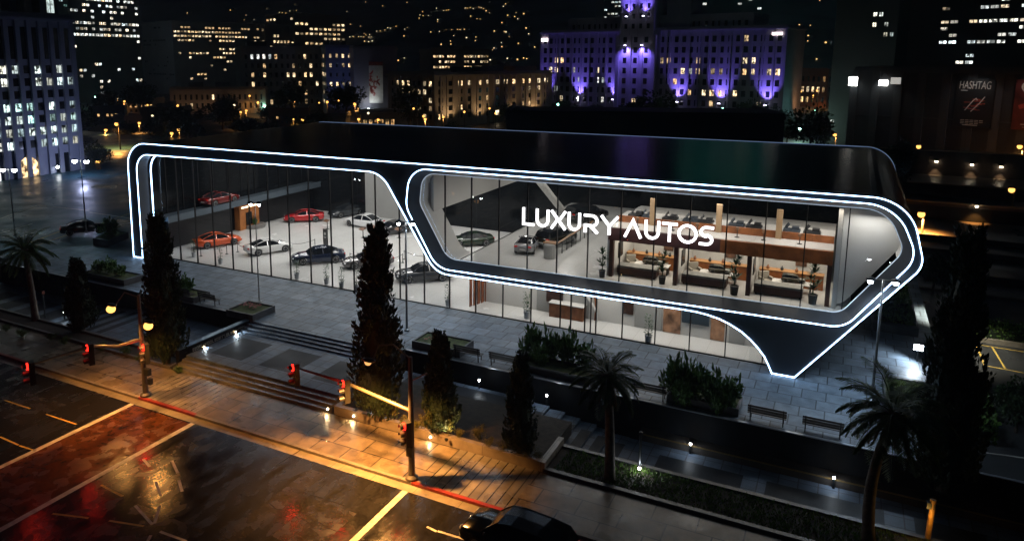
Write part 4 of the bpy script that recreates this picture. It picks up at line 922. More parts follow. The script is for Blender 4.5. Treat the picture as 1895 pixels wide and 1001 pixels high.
for x, y, lab in ((1277,828,'on the plinth below the benches'),(1543,890,'on the plinth near the leaning palm'),(882,738,'on the plinth behind the planting bed'),(1007,768,'on the plinth behind the dark cypress')): p = gp(x,y,ZW+.4); bollard('small bright bollard light '+lab, (p.x,38.05,ZW+.02 if p.x > -9 else ZS+.03), 20, h=.5)
for x, y, lab in ((120,597,'at the foot of the small cypress'),(86,525,'on the striped left walkway')): p = gp(x,y,ZW); bollard('small warm bollard light '+lab, (p.x,p.y,ZW+.3), 30)
t = thing('bollard_post', 'slim dark post standing on the right walkway near the steps', 'post', gp(1183,874,ZS)); MB().tube([(0,0,0),(0,0,2.0)], .06, 8).build('post', BLACK, t); MB().lathe([(.1,2.0),(.1,2.12),(.03,2.15)], 10).build('cap', BLACK, t); MB().lathe([(.065,.18),(.065,.3),(.02,.3)], 10).build('lens', M('bollard_lens'), t); lamp('bollard_glow', 'POINT', (.1,-.25,.45), 26, (.85,.93,1.), t, .06)
t = thing('bollard_post', 'slim red capped post on the striped left walkway', 'post', gp(84,588,ZW)); MB().tube([(0,0,0),(0,0,2.0)], .06, 8).build('post', BLACK, t); MB().box(-.09,.09,-.09,.09,2.0,2.25).build('cap', M('rusty_cap', (.2,.05,.03), .6), t)
lamp_up = thing('ground_spot', 'small added ground spot brightening the lit cypress', 'spotlight', gp(826,815,ZS+.4)); MB().lathe([(.08,0),(.1,.1),(.06,.12)], 10).build('housing', BLACK, lamp_up); lamp('up_light', 'SPOT', (0,0,.2), 160, (1,.72,.3), lamp_up, .05, 130, .6, aim=(-.1,.25,1))  # added spot, brightens the cypress beyond the sodium lamp's light
lamp_up = thing('ground_spot', 'small white ground spot among the shrubs under the large cypress', 'spotlight', gp(660,760,ZS+.4)); MB().lathe([(.08,0),(.1,.1),(.06,.12)], 10).build('housing', BLACK, lamp_up); lamp('up_light', 'SPOT', (0,0,.2), 30, (1,.95,.7), lamp_up, .05, 120, .6, aim=(.1,.3,1))
ob = gp(1716,1000,ZS); t = thing('marker_post', 'orange lit post at the lower right corner of the pavement', 'post', ob); MB().tube([(0,0,0),(.05,0,1.9)], .11, 10).build('post', M('orange_wood', (.4,.2,.05), .5, var=(4,.4)), t); hd = MB().box(-.16,.12,-.1,.1,1.5,1.75).build('lamp_box', BLACK, t)
lamp('post_glow', 'POINT', (-.1,-.6,1.2), 22, (1,.55,.12), t, .08)
# street cars
make_car('suv', M('blue_black_paint', (.003,.007,.014), .22, .2, coat=.5), 'dark blue car waiting at the kerb at the bottom of the picture', 'car', (gp(958,1026,ZR).x, gp(958,1026,ZR).y, ZR), math.radians(175), lights=False, name='parked_car')
lamp('x','POINT',(0,0,0),0.0,(1,1,1)) if False else None
car_at('sedan', M('black_paint', (.008,.008,.01), .15, .2, coat=1.), 'black car parked by the left street lamp with its light on', (135,436), (178,432), 'R', -.9, name='parked_car', lights=False)
# showroom cars
G_ = 'cars shown on the showroom floor'; P = lambda n, c, mt=.2: M(n, c, .22, mt, coat=.8)
car_at('coupe', P('orange_paint', (.62,.085,.015)), 'orange sports car nearest the dark side wall', (383,461), (434,453), 'R', .012, G_)
car_at('coupe', P('white_paint', (.75,.75,.74), 0), 'white coupe beside the orange sports car', (485,473), (522,467), 'R', .012, G_)
car_at('sedan', P('navy_paint', (.012,.022,.055)), 'navy blue saloon close to the front glass', (556,491.6), (625,486.5), 'L', .012, G_)
car_at('coupe', P('red_paint', (.42,.012,.014)), 'deep red coupe in the middle of the showroom floor', (539.5,412.7), (585,411), 'L', .012, G_)
car_at('coupe', P('dark_grey_paint', (.03,.035,.04)), 'dark open topped car at the back of the showroom', (630,404), (668,398), 'L', .012, G_)
car_at('sedan', P('pearl_paint', (.7,.7,.7), 0), 'white saloon seen from behind near the grey wall', (651,419.5), (678,424), 'L', .012, G_)
car_at('coupe', P('charcoal_paint', (.035,.034,.036)), 'charcoal coupe under the slanting white strip', (717,437), (753,431), 'L', .012, G_)
car_at('sedan', P('gunmetal_paint', (.05,.052,.058)), 'gunmetal saloon beneath the rounded ring corner', (757,525), (817,521), 'L', .012, G_)
car_at('coupe', P('bronze_paint', (.12,.11,.11)), 'grey car half hidden behind the large cypress', (660,499), (708,495), 'L', .012, G_)
car_at('coupe', P('bottle_green_paint', (.012,.028,.014)), 'dark green car seen through the left end of the ring window', (857,458), (893,456), 'L', .012, G_)
make_car('coupe', P('dim_crimson_paint', (.13,.008,.006)), 'red car on the ledge of the dark side wall', 'car', (-58.8,56.3,3.6), math.pi/2, G_, scale=(1,.9,1))  # dim reflection look put into this car's paint
u = gp(966,468,4.0); make_car('coupe', P('silver_paint', (.30,.30,.31)), 'small silver car at the front of the upper floor', 'car', (u.x,u.y+1.2,4.0), math.radians(100), 'cars shown on the upper floor', scale=.85)
u = gp(1012,462,4.0); make_car('suv', P('black_gold_paint', (.02,.018,.012)), 'black off road car behind the silver car upstairs', 'car', (u.x+.1,u.y+1.8,4.0), math.radians(75), 'cars shown on the upper floor', scale=.85)
u = gp(1085,408,4.0); make_car('suv', P('matt_black_paint', (.015,.015,.017)), 'matt black car at the back of the upper floor behind the sign', 'car', (u.x,u.y,4.0), math.radians(60), 'cars shown on the upper floor', scale=.9)
# showroom furniture
for i, (x, y, lab) in enumerate(((350,478,'nearest the dark side wall'),(399,491,'before the orange sports car'),(541,519,'before the front of the navy saloon'),(596,529,'before the rear wheel of the navy saloon'),(624,536,'second from the large cypress'),(652,541,'just left of the large cypress'),(822,570,'right of the gunmetal saloon'))): potted('ficus', 'slim potted tree behind the glass '+lab, gp(x,y,.012)+V((0,.6,0)), 1.15, i, 'slim potted trees behind the glass')
potted('ficus', 'potted tree before the striped panel on the right', gp(1197,637,.012)+V((0,.35,0)), 1.3, 1, 'slim potted trees behind the glass'); potted('ficus', 'potted tree near the dark niche under the ring', gp(971,592,.012)+V((0,.4,0)), 1.35, 2, 'slim potted trees behind the glass')
potted('ficus', 'potted tree by the planter bench at the dark side wall', gp(478,412,.012), 1.1, .3, 'slim potted trees behind the glass')
for i, (x, y, s, lab) in enumerate(((1114,513,1.0,'left of the first room'),(1225,525,1.05,'in the first room'),(1358,545,1.2,'in the second room'),(1503,562,1.2,'in the third room'))): potted('dracaena', 'spiky plant in a dark pot '+lab, gp(x,y,4.0), s*1.2, i, 'spiky plants on the upper floor')
t = thing('display_board', 'tall black display board behind the navy saloon', 'sign', gp(603,462,.012)); MB().box(-.35,.35,-.05,.05,.08,2.1).build('panel', M('board_black', (.015,.015,.016), .3), t); MB().box(-.45,.45,-.2,.2,0,.08).build('foot', BLACK, t)
mb = MB(); mb.lathe([(.14,-.062),(.14,-.052),(.1,-.052),(.1,-.062)], 16, (0,0,1.65), 0, 'y').box(-.2,.2,-.06,-.051,1.3,1.34).box(-.15,.15,-.06,-.051,1.2,1.23); mb.build('emblem', M('board_white', (.7,.7,.7), .5), t); t.rotation_euler = (0,0,-.3)
for i, (x, y, lab) in enumerate(((606,424,'right of the red coupe'),(672,440,'before the white saloon seen from behind'),(692,436,'beside the white saloon seen from behind'),(738,440,'before the charcoal coupe'))):
    t = thing('info_stand', 'small brown information stand '+lab, 'display stand', gp(x,y,.012), -.4, 'information stands'); MB().bar((0,0,0),(0,0,.85),.06,.06).box(-.2,.2,-.15,.15,0,.04).build('stem', BLACK, t); MB().bar((-.42,-.1,.98),(.42,-.1,.98),.45,.04,0,(0,-.5,1)).build('panel', M('brown_panel', (.16,.075,.04), .4), t)
def rope(label, pa, pb):
    a, b = gp(*pa,.012), gp(*pb,.012); t = thing('rope_barrier', label, 'barrier', a, 0, 'rope barriers before the cars'); d = b-a
    for p in (V((0,0,0)), d): MB().tube([p, p+V((0,0,.9))], .03, 6).lathe([(.16,0),(.15,.03),(.03,.05)], 10, p).build('post', BLACK, t)
    MB().tube([V((0,0,.82))+d*(k/8)+V((0,0,-.25*math.sin(math.pi*k/8))) for k in range(9)], .022, 5).build('rope', M('dark_rope', (.06,.05,.05), .7), t)
for lab, a, b in (('left of the orange sports car',(372,474),(420,470)),('between the orange car and the white coupe',(440,466),(462,470)),('from the white coupe to the navy saloon',(530,464),(583,458)),('right of the navy saloon',(648,485),(690,484)),('before the gunmetal saloon',(716,490),(745,486)),('behind the gunmetal saloon',(748,480),(800,489))): rope('low rope barrier on dark posts '+lab, a, b)
t = thing('planter_bench', 'low curved stone bench with a plant by the dark side wall', 'bench', gp(470,420,.012)); MB().lathe([(1.3,0),(1.35,.35),(1.0,.38),(.9,.3)], 18).build('ring', M('grey_stone_bench', (.2,.19,.18), .5), t)
o = link('plant', BUSH[0], t, (0,0,.2)); o.scale = (.7,.7,.9)
# upper floor: rooms
R_ = random.Random(12)
for i in range(3):
    x0, x1 = posts[i]+.3, posts[i+1]-.3; nm = ('first','second','third')[i]
    t = thing('sofa', 'low brown bench sofa with grey cushion in the %s room from the left' % nm, 'sofa', ((x0+x1)/2-.55, 49.7, 4.0)); L_ = (x1-x0)*.36
    MB().box(-L_,L_,-.5,.5,.12,.55).build('base', DWOOD, t); MB().box(-L_,L_,-.46,.5,.552,.70).build('cushion', M('grey_cushion', (.20,.20,.19), .8, var=(3,.2)), t)
    for sx in (-1, 1):
        for sy in (-1, 1): MB().box(sx*L_*.9-.05,sx*L_*.9+.05,sy*.4-.05,sy*.4+.05,0,.12).build('leg', BLACK, t)
    t = thing('reception_desk', 'long timber counter at the back of the %s room from the left' % nm, 'counter', ((x0+x1)/2, 52.2, 4.0)); MB().box(-1.95,1.95,-.3,.3,0,.95).build('front', WOOD, t); MB().box(-1.98,1.98,-.36,.36,.952,1.0).build('top', M('amber_top', (.40,.20,.08), .35), t)
    t = thing('low_table', 'white low table with a dark model on it in the %s room' % nm, 'table', ((x0+x1)/2+.15, 50.9, 4.0)); MB().box(-1.2,1.2,-.45,.45,.55,.62).build('top', WHITEW, t); [MB().box(sx*1.1-.04,sx*1.1+.04,-.35,.35,0,.55).build('leg', BLACK, t) for sx in (-1,1)]
    make_car('suv', P('model_khaki', (.08,.075,.055)), 'dark scale model car on the low table in the %s room' % nm, 'model car', ((x0+x1)/2+.2, 50.9, 4.62), .1, 'scale model cars', 'model_car', scale=.30)
    for k in range(4):
        o = MB().lathe([(.05,0),(.11,.06),(.09,.18),(.03,.26),(.05,.3)], 10).build('vase', M(('brown_vase','dark_vase')[k % 2], ((.25,.10,.04),(.03,.03,.03))[k % 2], .4), None, ((x0+x1)/2-1.5+k*.9+R_.uniform(-.15,.15), 52.1, 5.0)); tag(o, 'small vase on the counter of the %s room' % nm, 'vase', 'vases on the %s counter' % nm)
    t = thing('armchair', 'pale armchair at the left wall of the %s room' % nm, 'chair', (x0+.5, 51.3, 4.0), .6); MB().box(-.35,.35,-.35,.35,.15,.45).build('seat', M('beige_fabric', (.35,.32,.27), .8), t); MB().box(-.35,.35,.22,.38,.452,.95).build('backrest', M('beige_fabric'), t); [MB().box(a*.35-.06,a*.35+.06,-.35,.2,.452,.65).build('arm', M('beige_fabric'), t) for a in (-1,1)]; [MB().box(a*.3-.03,a*.3+.03,c*.3-.03,c*.3+.03,0,.15).build('leg', BLACK, t) for a in (-1,1) for c in (-1,1)]
for i, x in enumerate((-13.0,-12.2,-10.6,-9.2,-8.2,-6.2,-5.1,-2.8,-1.6)):
    o = MB().box(-.5,.5,-.4,.4,0,.12).bar((-.4,.3,.12),(-.2,.35,.42),.5,.05).box(.0,.42,-.2,.3,.12,.3).build('display_case', M(('case_dark','case_blue')[i % 2], ((.03,.03,.032),(.05,.06,.075))[i % 2], .3), None, (x, 51.6, 7.851)); tag(o, 'dark boxed display on the white terrace counter above the timber band', 'display', 'dark displays on the terrace counter')
for i, x in enumerate((-12.4,-10,-8.4,-5.9,-4.3,-2.2)):
    t = thing('terrace_stool', 'little dark figure stand on the white terrace floor above the timber band', 'stand', (x, 49.6, 7.5), i, 'small stands on the terrace'); MB().lathe([(.16,0),(.14,.03),(.025,.05),(.025,.5)], 10).build('stem', BLACK, t); MB().ball((0,0,.58), .12, 0, 8).build('top', M('stand_bronze', (.20,.10,.05), .4), t)
# balustrade round the stair opening
def balustrade(label, x, y0, y1, z, n):
    t = thing('stair_railing', label, 'railing', (x,(y0+y1)/2,z)); a = (y1-y0)/2
    for i in range(n): yy = -a+2*a*i/(n-1); MB().box(-.03,.03,yy-.03,yy+.03,0,1.0).build('post', BLACK, t)
    MB().box(-.06,.06,-a,a,1.0,1.08).build('handrail', M('oak_rail', (.32,.17,.08), .4), t); g = MB().quad((0,-a,.08),(0,a,.08),(0,a,.98),(0,-a,.98)).build('glass', GLASS, t); return t
balustrade('timber topped railing on dark posts beside the upstairs cars', -19.0, 51.8, 60.5, 4.0, 9); balustrade('further dark railing behind the sign letters', -16.6, 58, 66, 4.0, 8)
t = thing('pedestal', 'grey rounded pedestal at the end of the upstairs railing', 'pedestal', (-19.35,51.1,4.0)); MB().lathe([(.45,0),(.45,1.05),(.4,1.12),(.05,1.13)], 16).build('body', GREYW, t); MB().box(-.5,.5,-.1,.6,1.132,1.2).build('cap', M('oak_rail'), t)
# ground floor right: desk
t = thing('reception_desk', 'brown timber reception desk behind the ground floor glass', 'counter', gp(1045,592,.012)+V((0,.6,0))); MB().box(-1.3,1.3,-.4,.4,0,1.05).build('front', M('copper_brown', (.20,.075,.03), .35, var=(2,.4)), t); MB().box(-1.35,1.35,-.45,.45,1.052,1.1).build('top', WHITEW, t)
t = thing('archway_sculpture', 'tall white curved sculpture beside the reception desk', 'sculpture', gp(1085,600,.012)+V((0,1.0,0))); MB().tube([(-.9,0,2.6),(-.5,0,2.0),(.1,0,1.2),(.45,0,.6),(.5,0,0)], [.05,.09,.11,.09,.05], 8).build('curve', WHITEW, t); MB().tube([(-.2,.1,2.8),(.2,.1,2.0),(.35,.1,1.0),(.3,.1,0)], .07, 8).build('curve', WOOD, t)

b = gp(1752,640,-2.2); t = thing('street_lamp', 'hidden lamp added behind the huge cypress to light the parking hedge', 'street lamp', b); MB().tube([(0,0,0),(0,0,4.6)], [.08,.05], 8).build('pole', GALV, t); MB().ball((0,0,4.7), .2, 0, 8).build('bulb', BULBW, t); lamp('lamp_light', 'SPOT', (0,-.2,4.4), 2600, (1,.95,.75), t, .15, 115, .5)  # unseen lamp post added to light the hedges
t = thing('wall_lamp', 'small lamp on the arcade wall of the far left office', 'wall lamp', px(104,308,-121.2)); MB().box(-.1,.3,-.2,.2,-.1,.2).build('housing', BLACK, t); MB().ball((.35,0,-.1), .22, 0, 8).build('lens', BULBW, t); lamp('lamp_light', 'POINT', (7,0,2), 1300, (.55,.62,1.), t, .2)  # point light stands off the wall, added to wash the facade
# ================================================================ THE CITY BEHIND
def win_mesh(w_, h_, mat, arch=False, key={}):
    k = (round(w_,2), round(h_,2), mat.name, arch)
    if k not in key:
        mb = MB()
        if arch:
            pts = [(-w_/2,-h_/2),(w_/2,-h_/2)]+[(w_/2*cs(math.pi*i/8), h_/2-w_/2+w_/2*sn(math.pi*i/8)) for i in range(9)]; n = len(pts)
            mb.add([(a,-.03,b) for a, b in pts]+[(a,.1,b) for a, b in pts], [tuple(range(n))]+[(i,i+n,(i+1) % n+n,(i+1) % n) for i in range(n)])
        else: mb.box(-w_/2,w_/2,-.03,.1,-h_/2,h_/2)
        me = bpy.data.meshes.new('window'); me.from_pydata(mb.v, [], mb.f); me.materials.append(mat); key[k] = me
    return key[k]
WLIT = {'cool': lit_window_mat('cool_lit_window', (.70,.95,1.), (1.,.90,.66), .05, 3.2), 'warm': lit_window_mat('warm_lit_window', (1.,.62,.28), (1.,.80,.5), .12, 3.4),
        'mix': lit_window_mat('mixed_lit_window', (1.,.70,.38), (.80,.97,1.), .12, 4.), 'teal': lit_window_mat('teal_lit_window', (.35,.95,.85), (.7,1.,.9), .1, 1.5), 'tealw': lit_window_mat('teal_white_window', (.55,1.,.92), (.9,1.,.95), .05, 3.6), 'bright': lit_window_mat('bright_lit_window', (1.,.93,.78), (.85,.97,1.), .5, 2.8), 'amber': lit_window_mat('amber_lit_window', (1.,.50,.18), (1.,.66,.28), .2, 2.6)}
WDARK = M('dark_window', (.008,.010,.013), .15)
class Bld:
    def __init__(s, name, label, A, B, cat='building', group=None):
        A = V((A[0],A[1],ZG)); B = V((B[0],B[1],ZG)); d = B-A; s.W = d.length; s.t = thing(name, label, cat, A, math.atan2(d.y, d.x), group); s.wins = []; s.A, s.d = A, d.normalized(); s.n = V((s.d.y, -s.d.x, 0))
    def local(s, p): q = V(p)-s.A; return V((q.dot(s.d), -q.dot(s.n), q.z))
    def wall(s, x0, x1, y0, y1, z0, z1, mat, cornice=.5, nm='walls', pil=0, pw=.5, pd=.3, rows=0, side=None):
        mb = MB().box(x0,x1,y0,y1,z0-.3,z1)
        if cornice: mb.box(x0-cornice,x1+cornice,y0-cornice,y1+cornice,z1+.004,z1+.5).box(x0-.1,x1+.1,y0-.1,y0+.3,z1+.504,z1+1.3).box(x1-.3,x1+.1,y0+.31,y1,z1+.504,z1+1.3).box(x0-.1,x0+.3,y0+.31,y1,z1+.504,z1+1.3)
        for i in range(pil+1 if pil else 0): x = x0+(x1-x0)*i/pil; mb.box(x-pw/2,x+pw/2,y0-pd,y0-.002,z0-.3,z1-.01)
        if pil and side:
            ns = max(1, round((y1-y0)/((x1-x0)/pil))); xx = x1 if side > 0 else x0
            for i in range(ns+1): y = y0+(y1-y0)*i/ns; mb.box(min(xx+.002*side,xx+pd*side),max(xx+.002*side,xx+pd*side),y-pw/2,y+pw/2,z0-.3,z1-.01)
        for r in range(1, rows): z = z0+(z1-z0)*r/rows; mb.box(x0-.12,x1+.12,y0-.12,y0-.003,z-.18,z+.02)
        return mb.build(nm, mat, s.t)
    def windows(s, x0, x1, y, z0, z1, cols, rows, wf=.6, hf=.6, lit=.3, pal='mix', dark=True, face='front', rnd=None, litf=None, arch=False, gap=None):
        R_ = rnd or random.Random(int(s.A.x*7+z1*13)); cw = (x1-x0)/cols; ch = (z1-z0)/rows
        for r in range(rows):
            rowlit = R_.choice((.15,.5,.9,1.6,2.)); state = False
            for c in range(cols):
                q = min(.92, lit*rowlit)
                state = (R_.random() < .25+.72*q) if state else (R_.random() < q*.35)   # offices light up in runs along a floor
                on = litf(r, c) if litf else state
                if on is None or (not on and not dark): continue
                p = pal if not isinstance(on, str) else on
                u = x0+(c+.5)*cw; z = z0+(r+.5)*ch
                s.wins.append((0 if on else 1, u, y, z, cw*wf, ch*hf, WLIT[p] if on else WDARK, face, arch))
    def done(s, cap=100):
        s.wins.sort(key=lambda q: q[0]); rest = MB(); rm = {}
        for i, (o_, u, y, z, w_, h_, mt, face, arch) in enumerate(s.wins):
            rz = 0 if face == 'front' else (math.pi/2 if face == 'right' else -math.pi/2)
            loc = (u, y, z) if face == 'front' else (y, u, z)
            if i < cap: o = link('window', win_mesh(w_, h_, mt, arch), s.t, loc); o.rotation_euler = (0,0,rz)
            else:
                k = mt.name; rm.setdefault(k, (mt, MB())); M4 = Matrix.Translation(V(loc)) @ Matrix.Rotation(rz, 4, 'Z'); rm[k][1].box(-w_/2,w_/2,-.03,.1,-h_/2,h_/2,0,M4)
        for mt, mb in rm.values(): tag(mb.build('windows', mt, s.t), kind='stuff')
        return s.t
def hz(P_, x, y): return zat(P_, x, y)-ZG
def WM(name, c=(.1,.1,.1), **k): return M(name, c, .8, var=(.12,.2), **k)
GREY_B = WM('blue_grey_stone', (.20,.21,.26)); DARK_B = WM('dark_concrete', (.13,.14,.15)); CREAM_B = WM('cream_stone', (.30,.27,.23)); BROWN_B = WM('brown_brick', (.16,.10,.07)); LILAC_B = WM('pale_stone', (.34,.33,.36)); TEALB = WM('teal_concrete', (.14,.18,.19))
def simple(name, label, a, b, ytop, depth, mat, cols, rows, lit, pal, xt=None, dark=False, z0=3., pil=0, wf=.6, hf=.5, side=True, litf=None, scols=None, cornice=.4, slit=None, roofbox=True, mixed=None):
    A, B = gp(*a, ZG), gp(*b, ZG); h = hz(A, xt or a[0], ytop); bl = Bld(name, label, A, B); W = bl.W
    sd = 1 if (CAMP-B).dot(bl.d) > 0 else -1
    bl.wall(0, W, 0, depth, 0, h, mat, cornice, pil=pil, pw=min(1.2, W/max(1,cols)*.3), rows=0, side=sd if pil else None)
    bl.windows(.5, W-.5, 0, z0, h-1, cols, rows, wf, hf, lit, pal, dark, litf=litf)
    if side:
        sc_ = scols or max(2, int(depth/(W/cols))); bl.windows(.5, depth-.5, W if sd > 0 else 0, z0, h-1, sc_, rows, wf, hf, lit if slit is None else slit, pal, dark, 'right' if sd > 0 else 'left')
    if roofbox:
        R_ = random.Random(int(W*10)); rb = MB(); 
        for k in range(3): x = R_.uniform(.1,.7)*W; y = R_.uniform(.2,.6)*depth; rb.box(x,x+W*.14,y,y+depth*.2,h+.01,h+R_.uniform(1.5,3.5))
        rb.build('roof_plant', DARK_B, bl.t)
    bl.h, bl.depth, bl.sd = h, depth, sd
    return bl
# left office with pilasters, arcade at the street
bl = Bld('office_building', 'blue grey office block with tall pilasters, lit windows and an arcade at the far left', (-122,46), (-122,84.5)); W = bl.W; h = hz(V((-122,84.5,ZG)), 132, 42)
bl.wall(0, W, 0, 26, 0, h, WM('blue_pilaster_stone', (.26,.28,.36)), .6, pil=20, pw=.75, pd=.45, rows=0); bl.wall(1, W-1, 1.5, 24, h+.51, h+5, DARK_B, .3, 'attic')
R_ = random.Random(4)
bl.windows(0, W, 0, 6.2, h-7, 20, 7, .60, .62, .8, 'cool', True, litf=lambda r, c: ('tealw' if R_.random() < .3 else True) if R_.random() < (.25 if r == 4 else .78) else False)
bl.windows(0, W, 0, h-6.6, h-.8, 20, 1, .5, .9, .2, 'cool', True, arch=True, litf=lambda r, c: False)
bl.windows(1, W-1, 1.5, h+1, h+4.6, 14, 1, .5, .7, .5, 'cool', True)
bl.windows(0, W, 0, .0, 5.6, 6, 1, .5, .85, .7, 'bright', True, arch=True, litf=lambda r, c: 'bright' if c in (3,) else ('warm' if c in (4,) else False))
bl.done()
# towers and blocks along the skyline, left to right
simple('glass_tower', 'dim tower with a curved row of teal lit floors behind the far left office', (40,212), (142,200), -60, 40, TEALB, 12, 26, .25, 'teal', z0=4, wf=.75, hf=.45, litf=lambda r, c, R_=random.Random(2): ('teal' if R_.random() < .7 else 'cool') if r in (24,22,20,15,17,12,7) and R_.random() < .7 else (R_.random() < .1 and 'cool')).done()
b_ = simple('office_tower', 'tall dark tower with bands of white lit windows and a glowing right edge', (142,192), (268,184), -95, 34, WM('smoky_concrete', (.17,.185,.18)), 18, 24, .3, 'mix', z0=3, wf=.72, hf=.42, scols=6, slit=.75,
    litf=lambda r, c, R_=random.Random(5): ('bright' if R_.random() < .5 else 'mix') if R_.random() < {9:.15,10:.85,11:.7,12:.75,13:.15,14:.5,15:.55,16:.65,17:.1,18:.8,19:.3,20:.8,21:.6}.get(r, .10 if r < 10 else .5) else False)
mb = MB().box(b_.W+.05,b_.W+.35,4,26,b_.h*.48,b_.h*.52); mb.build('glowing_ledge', M('white_glow_strip', (1,1,1), .4, emit=(.85,.97,1), es=5), b_.t); b_.done()  # ledge glows by emission, floodlight put into its material
simple('office_building', 'broad dark office block with warm window bands left of the centre', (326,176), (486,170), 43, 40, WM('slate_concrete', (.15,.175,.20)), 26, 13, .42, 'warm', z0=8, wf=.66, hf=.42, slit=.3).done()
simple('office_building', 'lower dark block in front of the stepped tower with white lit top windows', (452,208), (606,204), 92, 26, WM('cool_grey_render', (.20,.23,.26)), 14, 6, .12, 'warm', dark=True, z0=2, wf=.4, hf=.5, pil=14, litf=lambda r, c, R_=random.Random(9): 'bright' if r == 5 and c in (1,2,3,4) else (R_.random() < .16)).done()
b_ = simple('apartment_block', 'distant stepped tower with warm lit floors above the dark roofs', (548,158), (642,155), 28, 40, DARK_B, 11, 11, .5, 'warm', z0=12, wf=.6, hf=.45); b_.done()
simple('apartment_block', 'short far block with warm windows left of the stepped tower', (495,160), (540,158), 48, 30, DARK_B, 7, 8, .45, 'warm', z0=10, wf=.6, hf=.45).done()
b_ = simple('apartment_building', 'narrow blue lit building with scattered small windows', (606,214), (657,213), 90, 20, WM('violet_blue_render', (.26,.28,.40)), 4, 6, .4, 'warm', dark=True, z0=3, wf=.32, hf=.4); b_.done()
lamp('blue_wash', 'SPOT', (b_.W/2,-14,1), 1500, (.3,.4,1.), b_.t, .3, 90, .8, aim=(0,.75,.8))
b_ = simple('theatre_building', 'dark building carrying a tall pale banner lit from below', (657,216), (736,214), 92, 30, WM('dusky_render', (.22,.23,.28)), 5, 5, .0, 'warm', z0=3, side=False); b_.done()
bn = thing('banner', 'tall pale banner with red painted figures lit by a white lamp', 'banner', (0,0,0)); q0 = py(667,190,gp(690,215,ZG).y-1.2); q1 = py(708,122,gp(690,215,ZG).y-1.2); bn.location = ((q0.x+q1.x)/2, q0.y, q0.z)
bw_, bh_ = (q1.x-q0.x)/2, q1.z-q0.z; MB().box(-bw_,bw_,0,.12,0,bh_).build('cloth', M('pale_cloth', (.62,.66,.66), .8, var=(.6,.15)), bn); MB().box(-bw_,bw_,-.01,.12,bh_+.01,bh_+1.4).build('red_header', M('dull_red', (.25,.05,.04), .7, var=(1.2,.7)), bn)
am = MB(); R_ = random.Random(17)
for k in range(40):
    a = R_.uniform(0,6.28); rr = R_.uniform(.1,1)*bw_*.7; zc = bh_*(.52+.36*math.sin(a)*R_.random()); L_ = R_.uniform(.5,1.2); an = R_.uniform(0,3.14); p = V((rr*cs(a), -.015, zc)); dx = V((cs(an)*L_, 0, sn(an)*L_*1.2)); nx = V((-sn(an)*.22, 0, cs(an)*.22)); am.quad(p-dx, p-nx*1.6, p+dx, p+nx*1.6)
am.build('painting', M('painted_red', (.42,.05,.045), .7), bn); t = thing('banner_lamp', 'white lamp shining up the tall banner', 'lamp', (bn.location.x, bn.location.y-2.2, bn.location.z-2.4)); MB().ball((0,0,0), .45, 0, 8).build('bulb', BULBW, t); MB().tube([(0,0,-.4),(0,0,ZG-(bn.location.z-2.4))], .12, 6).build('stem', BLACK, t); lamp('lamp_light', 'SPOT', (0,-1.5,.7), 900, (1,.97,.9), t, .3, 120, .8, aim=(0,.45,1))
b_ = simple('corner_building', 'ornate pale corner block with rows of lit windows lit from the street', (722,229), (804,237), 140, 58, CREAM_B, 8, 5, .42, 'warm', dark=True, z0=2, pil=8, wf=.42, hf=.58, scols=13, slit=.42, cornice=.9); b_.done()
for i in range(4): lamp('street_wash', 'SPOT', (b_.W+3.5, 6+14*i, 2.5), 1500, (1,.62,.3), b_.t, .2, 120, .8, aim=(-.5,0,.8))
lamp('street_wash', 'SPOT', (b_.W*.7, -5, 2.5), 500, (1,.6,.3), b_.t, .2, 120, .8, aim=(0,.5,.8))
simple('brick_building', 'brown block along the orange lit avenue right of the corner block', (892,205), (952,212), 128, 10, BROWN_B, 6, 6, .25, 'amber', dark=True, z0=2, wf=.4, hf=.5).done()
simple('office_building', 'long dark office with three bright window bands behind the corner block', (800,190), (905,188), 96, 24, DARK_B, 20, 6, .0, 'warm', z0=8, wf=.7, hf=.4, litf=lambda r, c, R_=random.Random(3): R_.random() < (.85 if (r in (3,4,5) and c not in (8,9,10)) else .03)).done()
b_ = simple('town_house', 'low cream building with arched warm windows behind the left trees', (318,212), (492,210), 168, 18, CREAM_B, 17, 2, .5, 'warm', dark=True, z0=1.5, wf=.36, hf=.6, pil=17, cornice=.5)
for k in range(4): lamp('street_wash', 'SPOT', (b_.W*(.12+.26*k), -6, 1.2), 260, (1,.55,.28), b_.t, .2, 130, .8, aim=(0,.7,.5))  # unseen spots added to wash the cream house front
b_.done()
simple('shop_building', 'small low shop with amber lit front among the left trees', (232,244), (262,242), 222, 9, WM('pink_render', (.26,.19,.18)), 4, 1, .7, 'amber', z0=.6, wf=.5, hf=.6, roofbox=False, side=False).done()
simple('town_house', 'little dark house with two bright windows beside the left avenue', (262,232), (330,232), 206, 12, WM('dun_render', (.14,.12,.1)), 7, 2, .4, 'warm', z0=1, wf=.35, hf=.5, side=False).done()
simple('pavilion', 'flat roofed pavilion with a pale canopy below the tall banner', (668,240), (765,238), 212, 16, WM('grey_render', (.2,.22,.25)), 9, 1, .55, 'amber', z0=.4, wf=.6, hf=.55, roofbox=False, side=False, cornice=1.1).done()
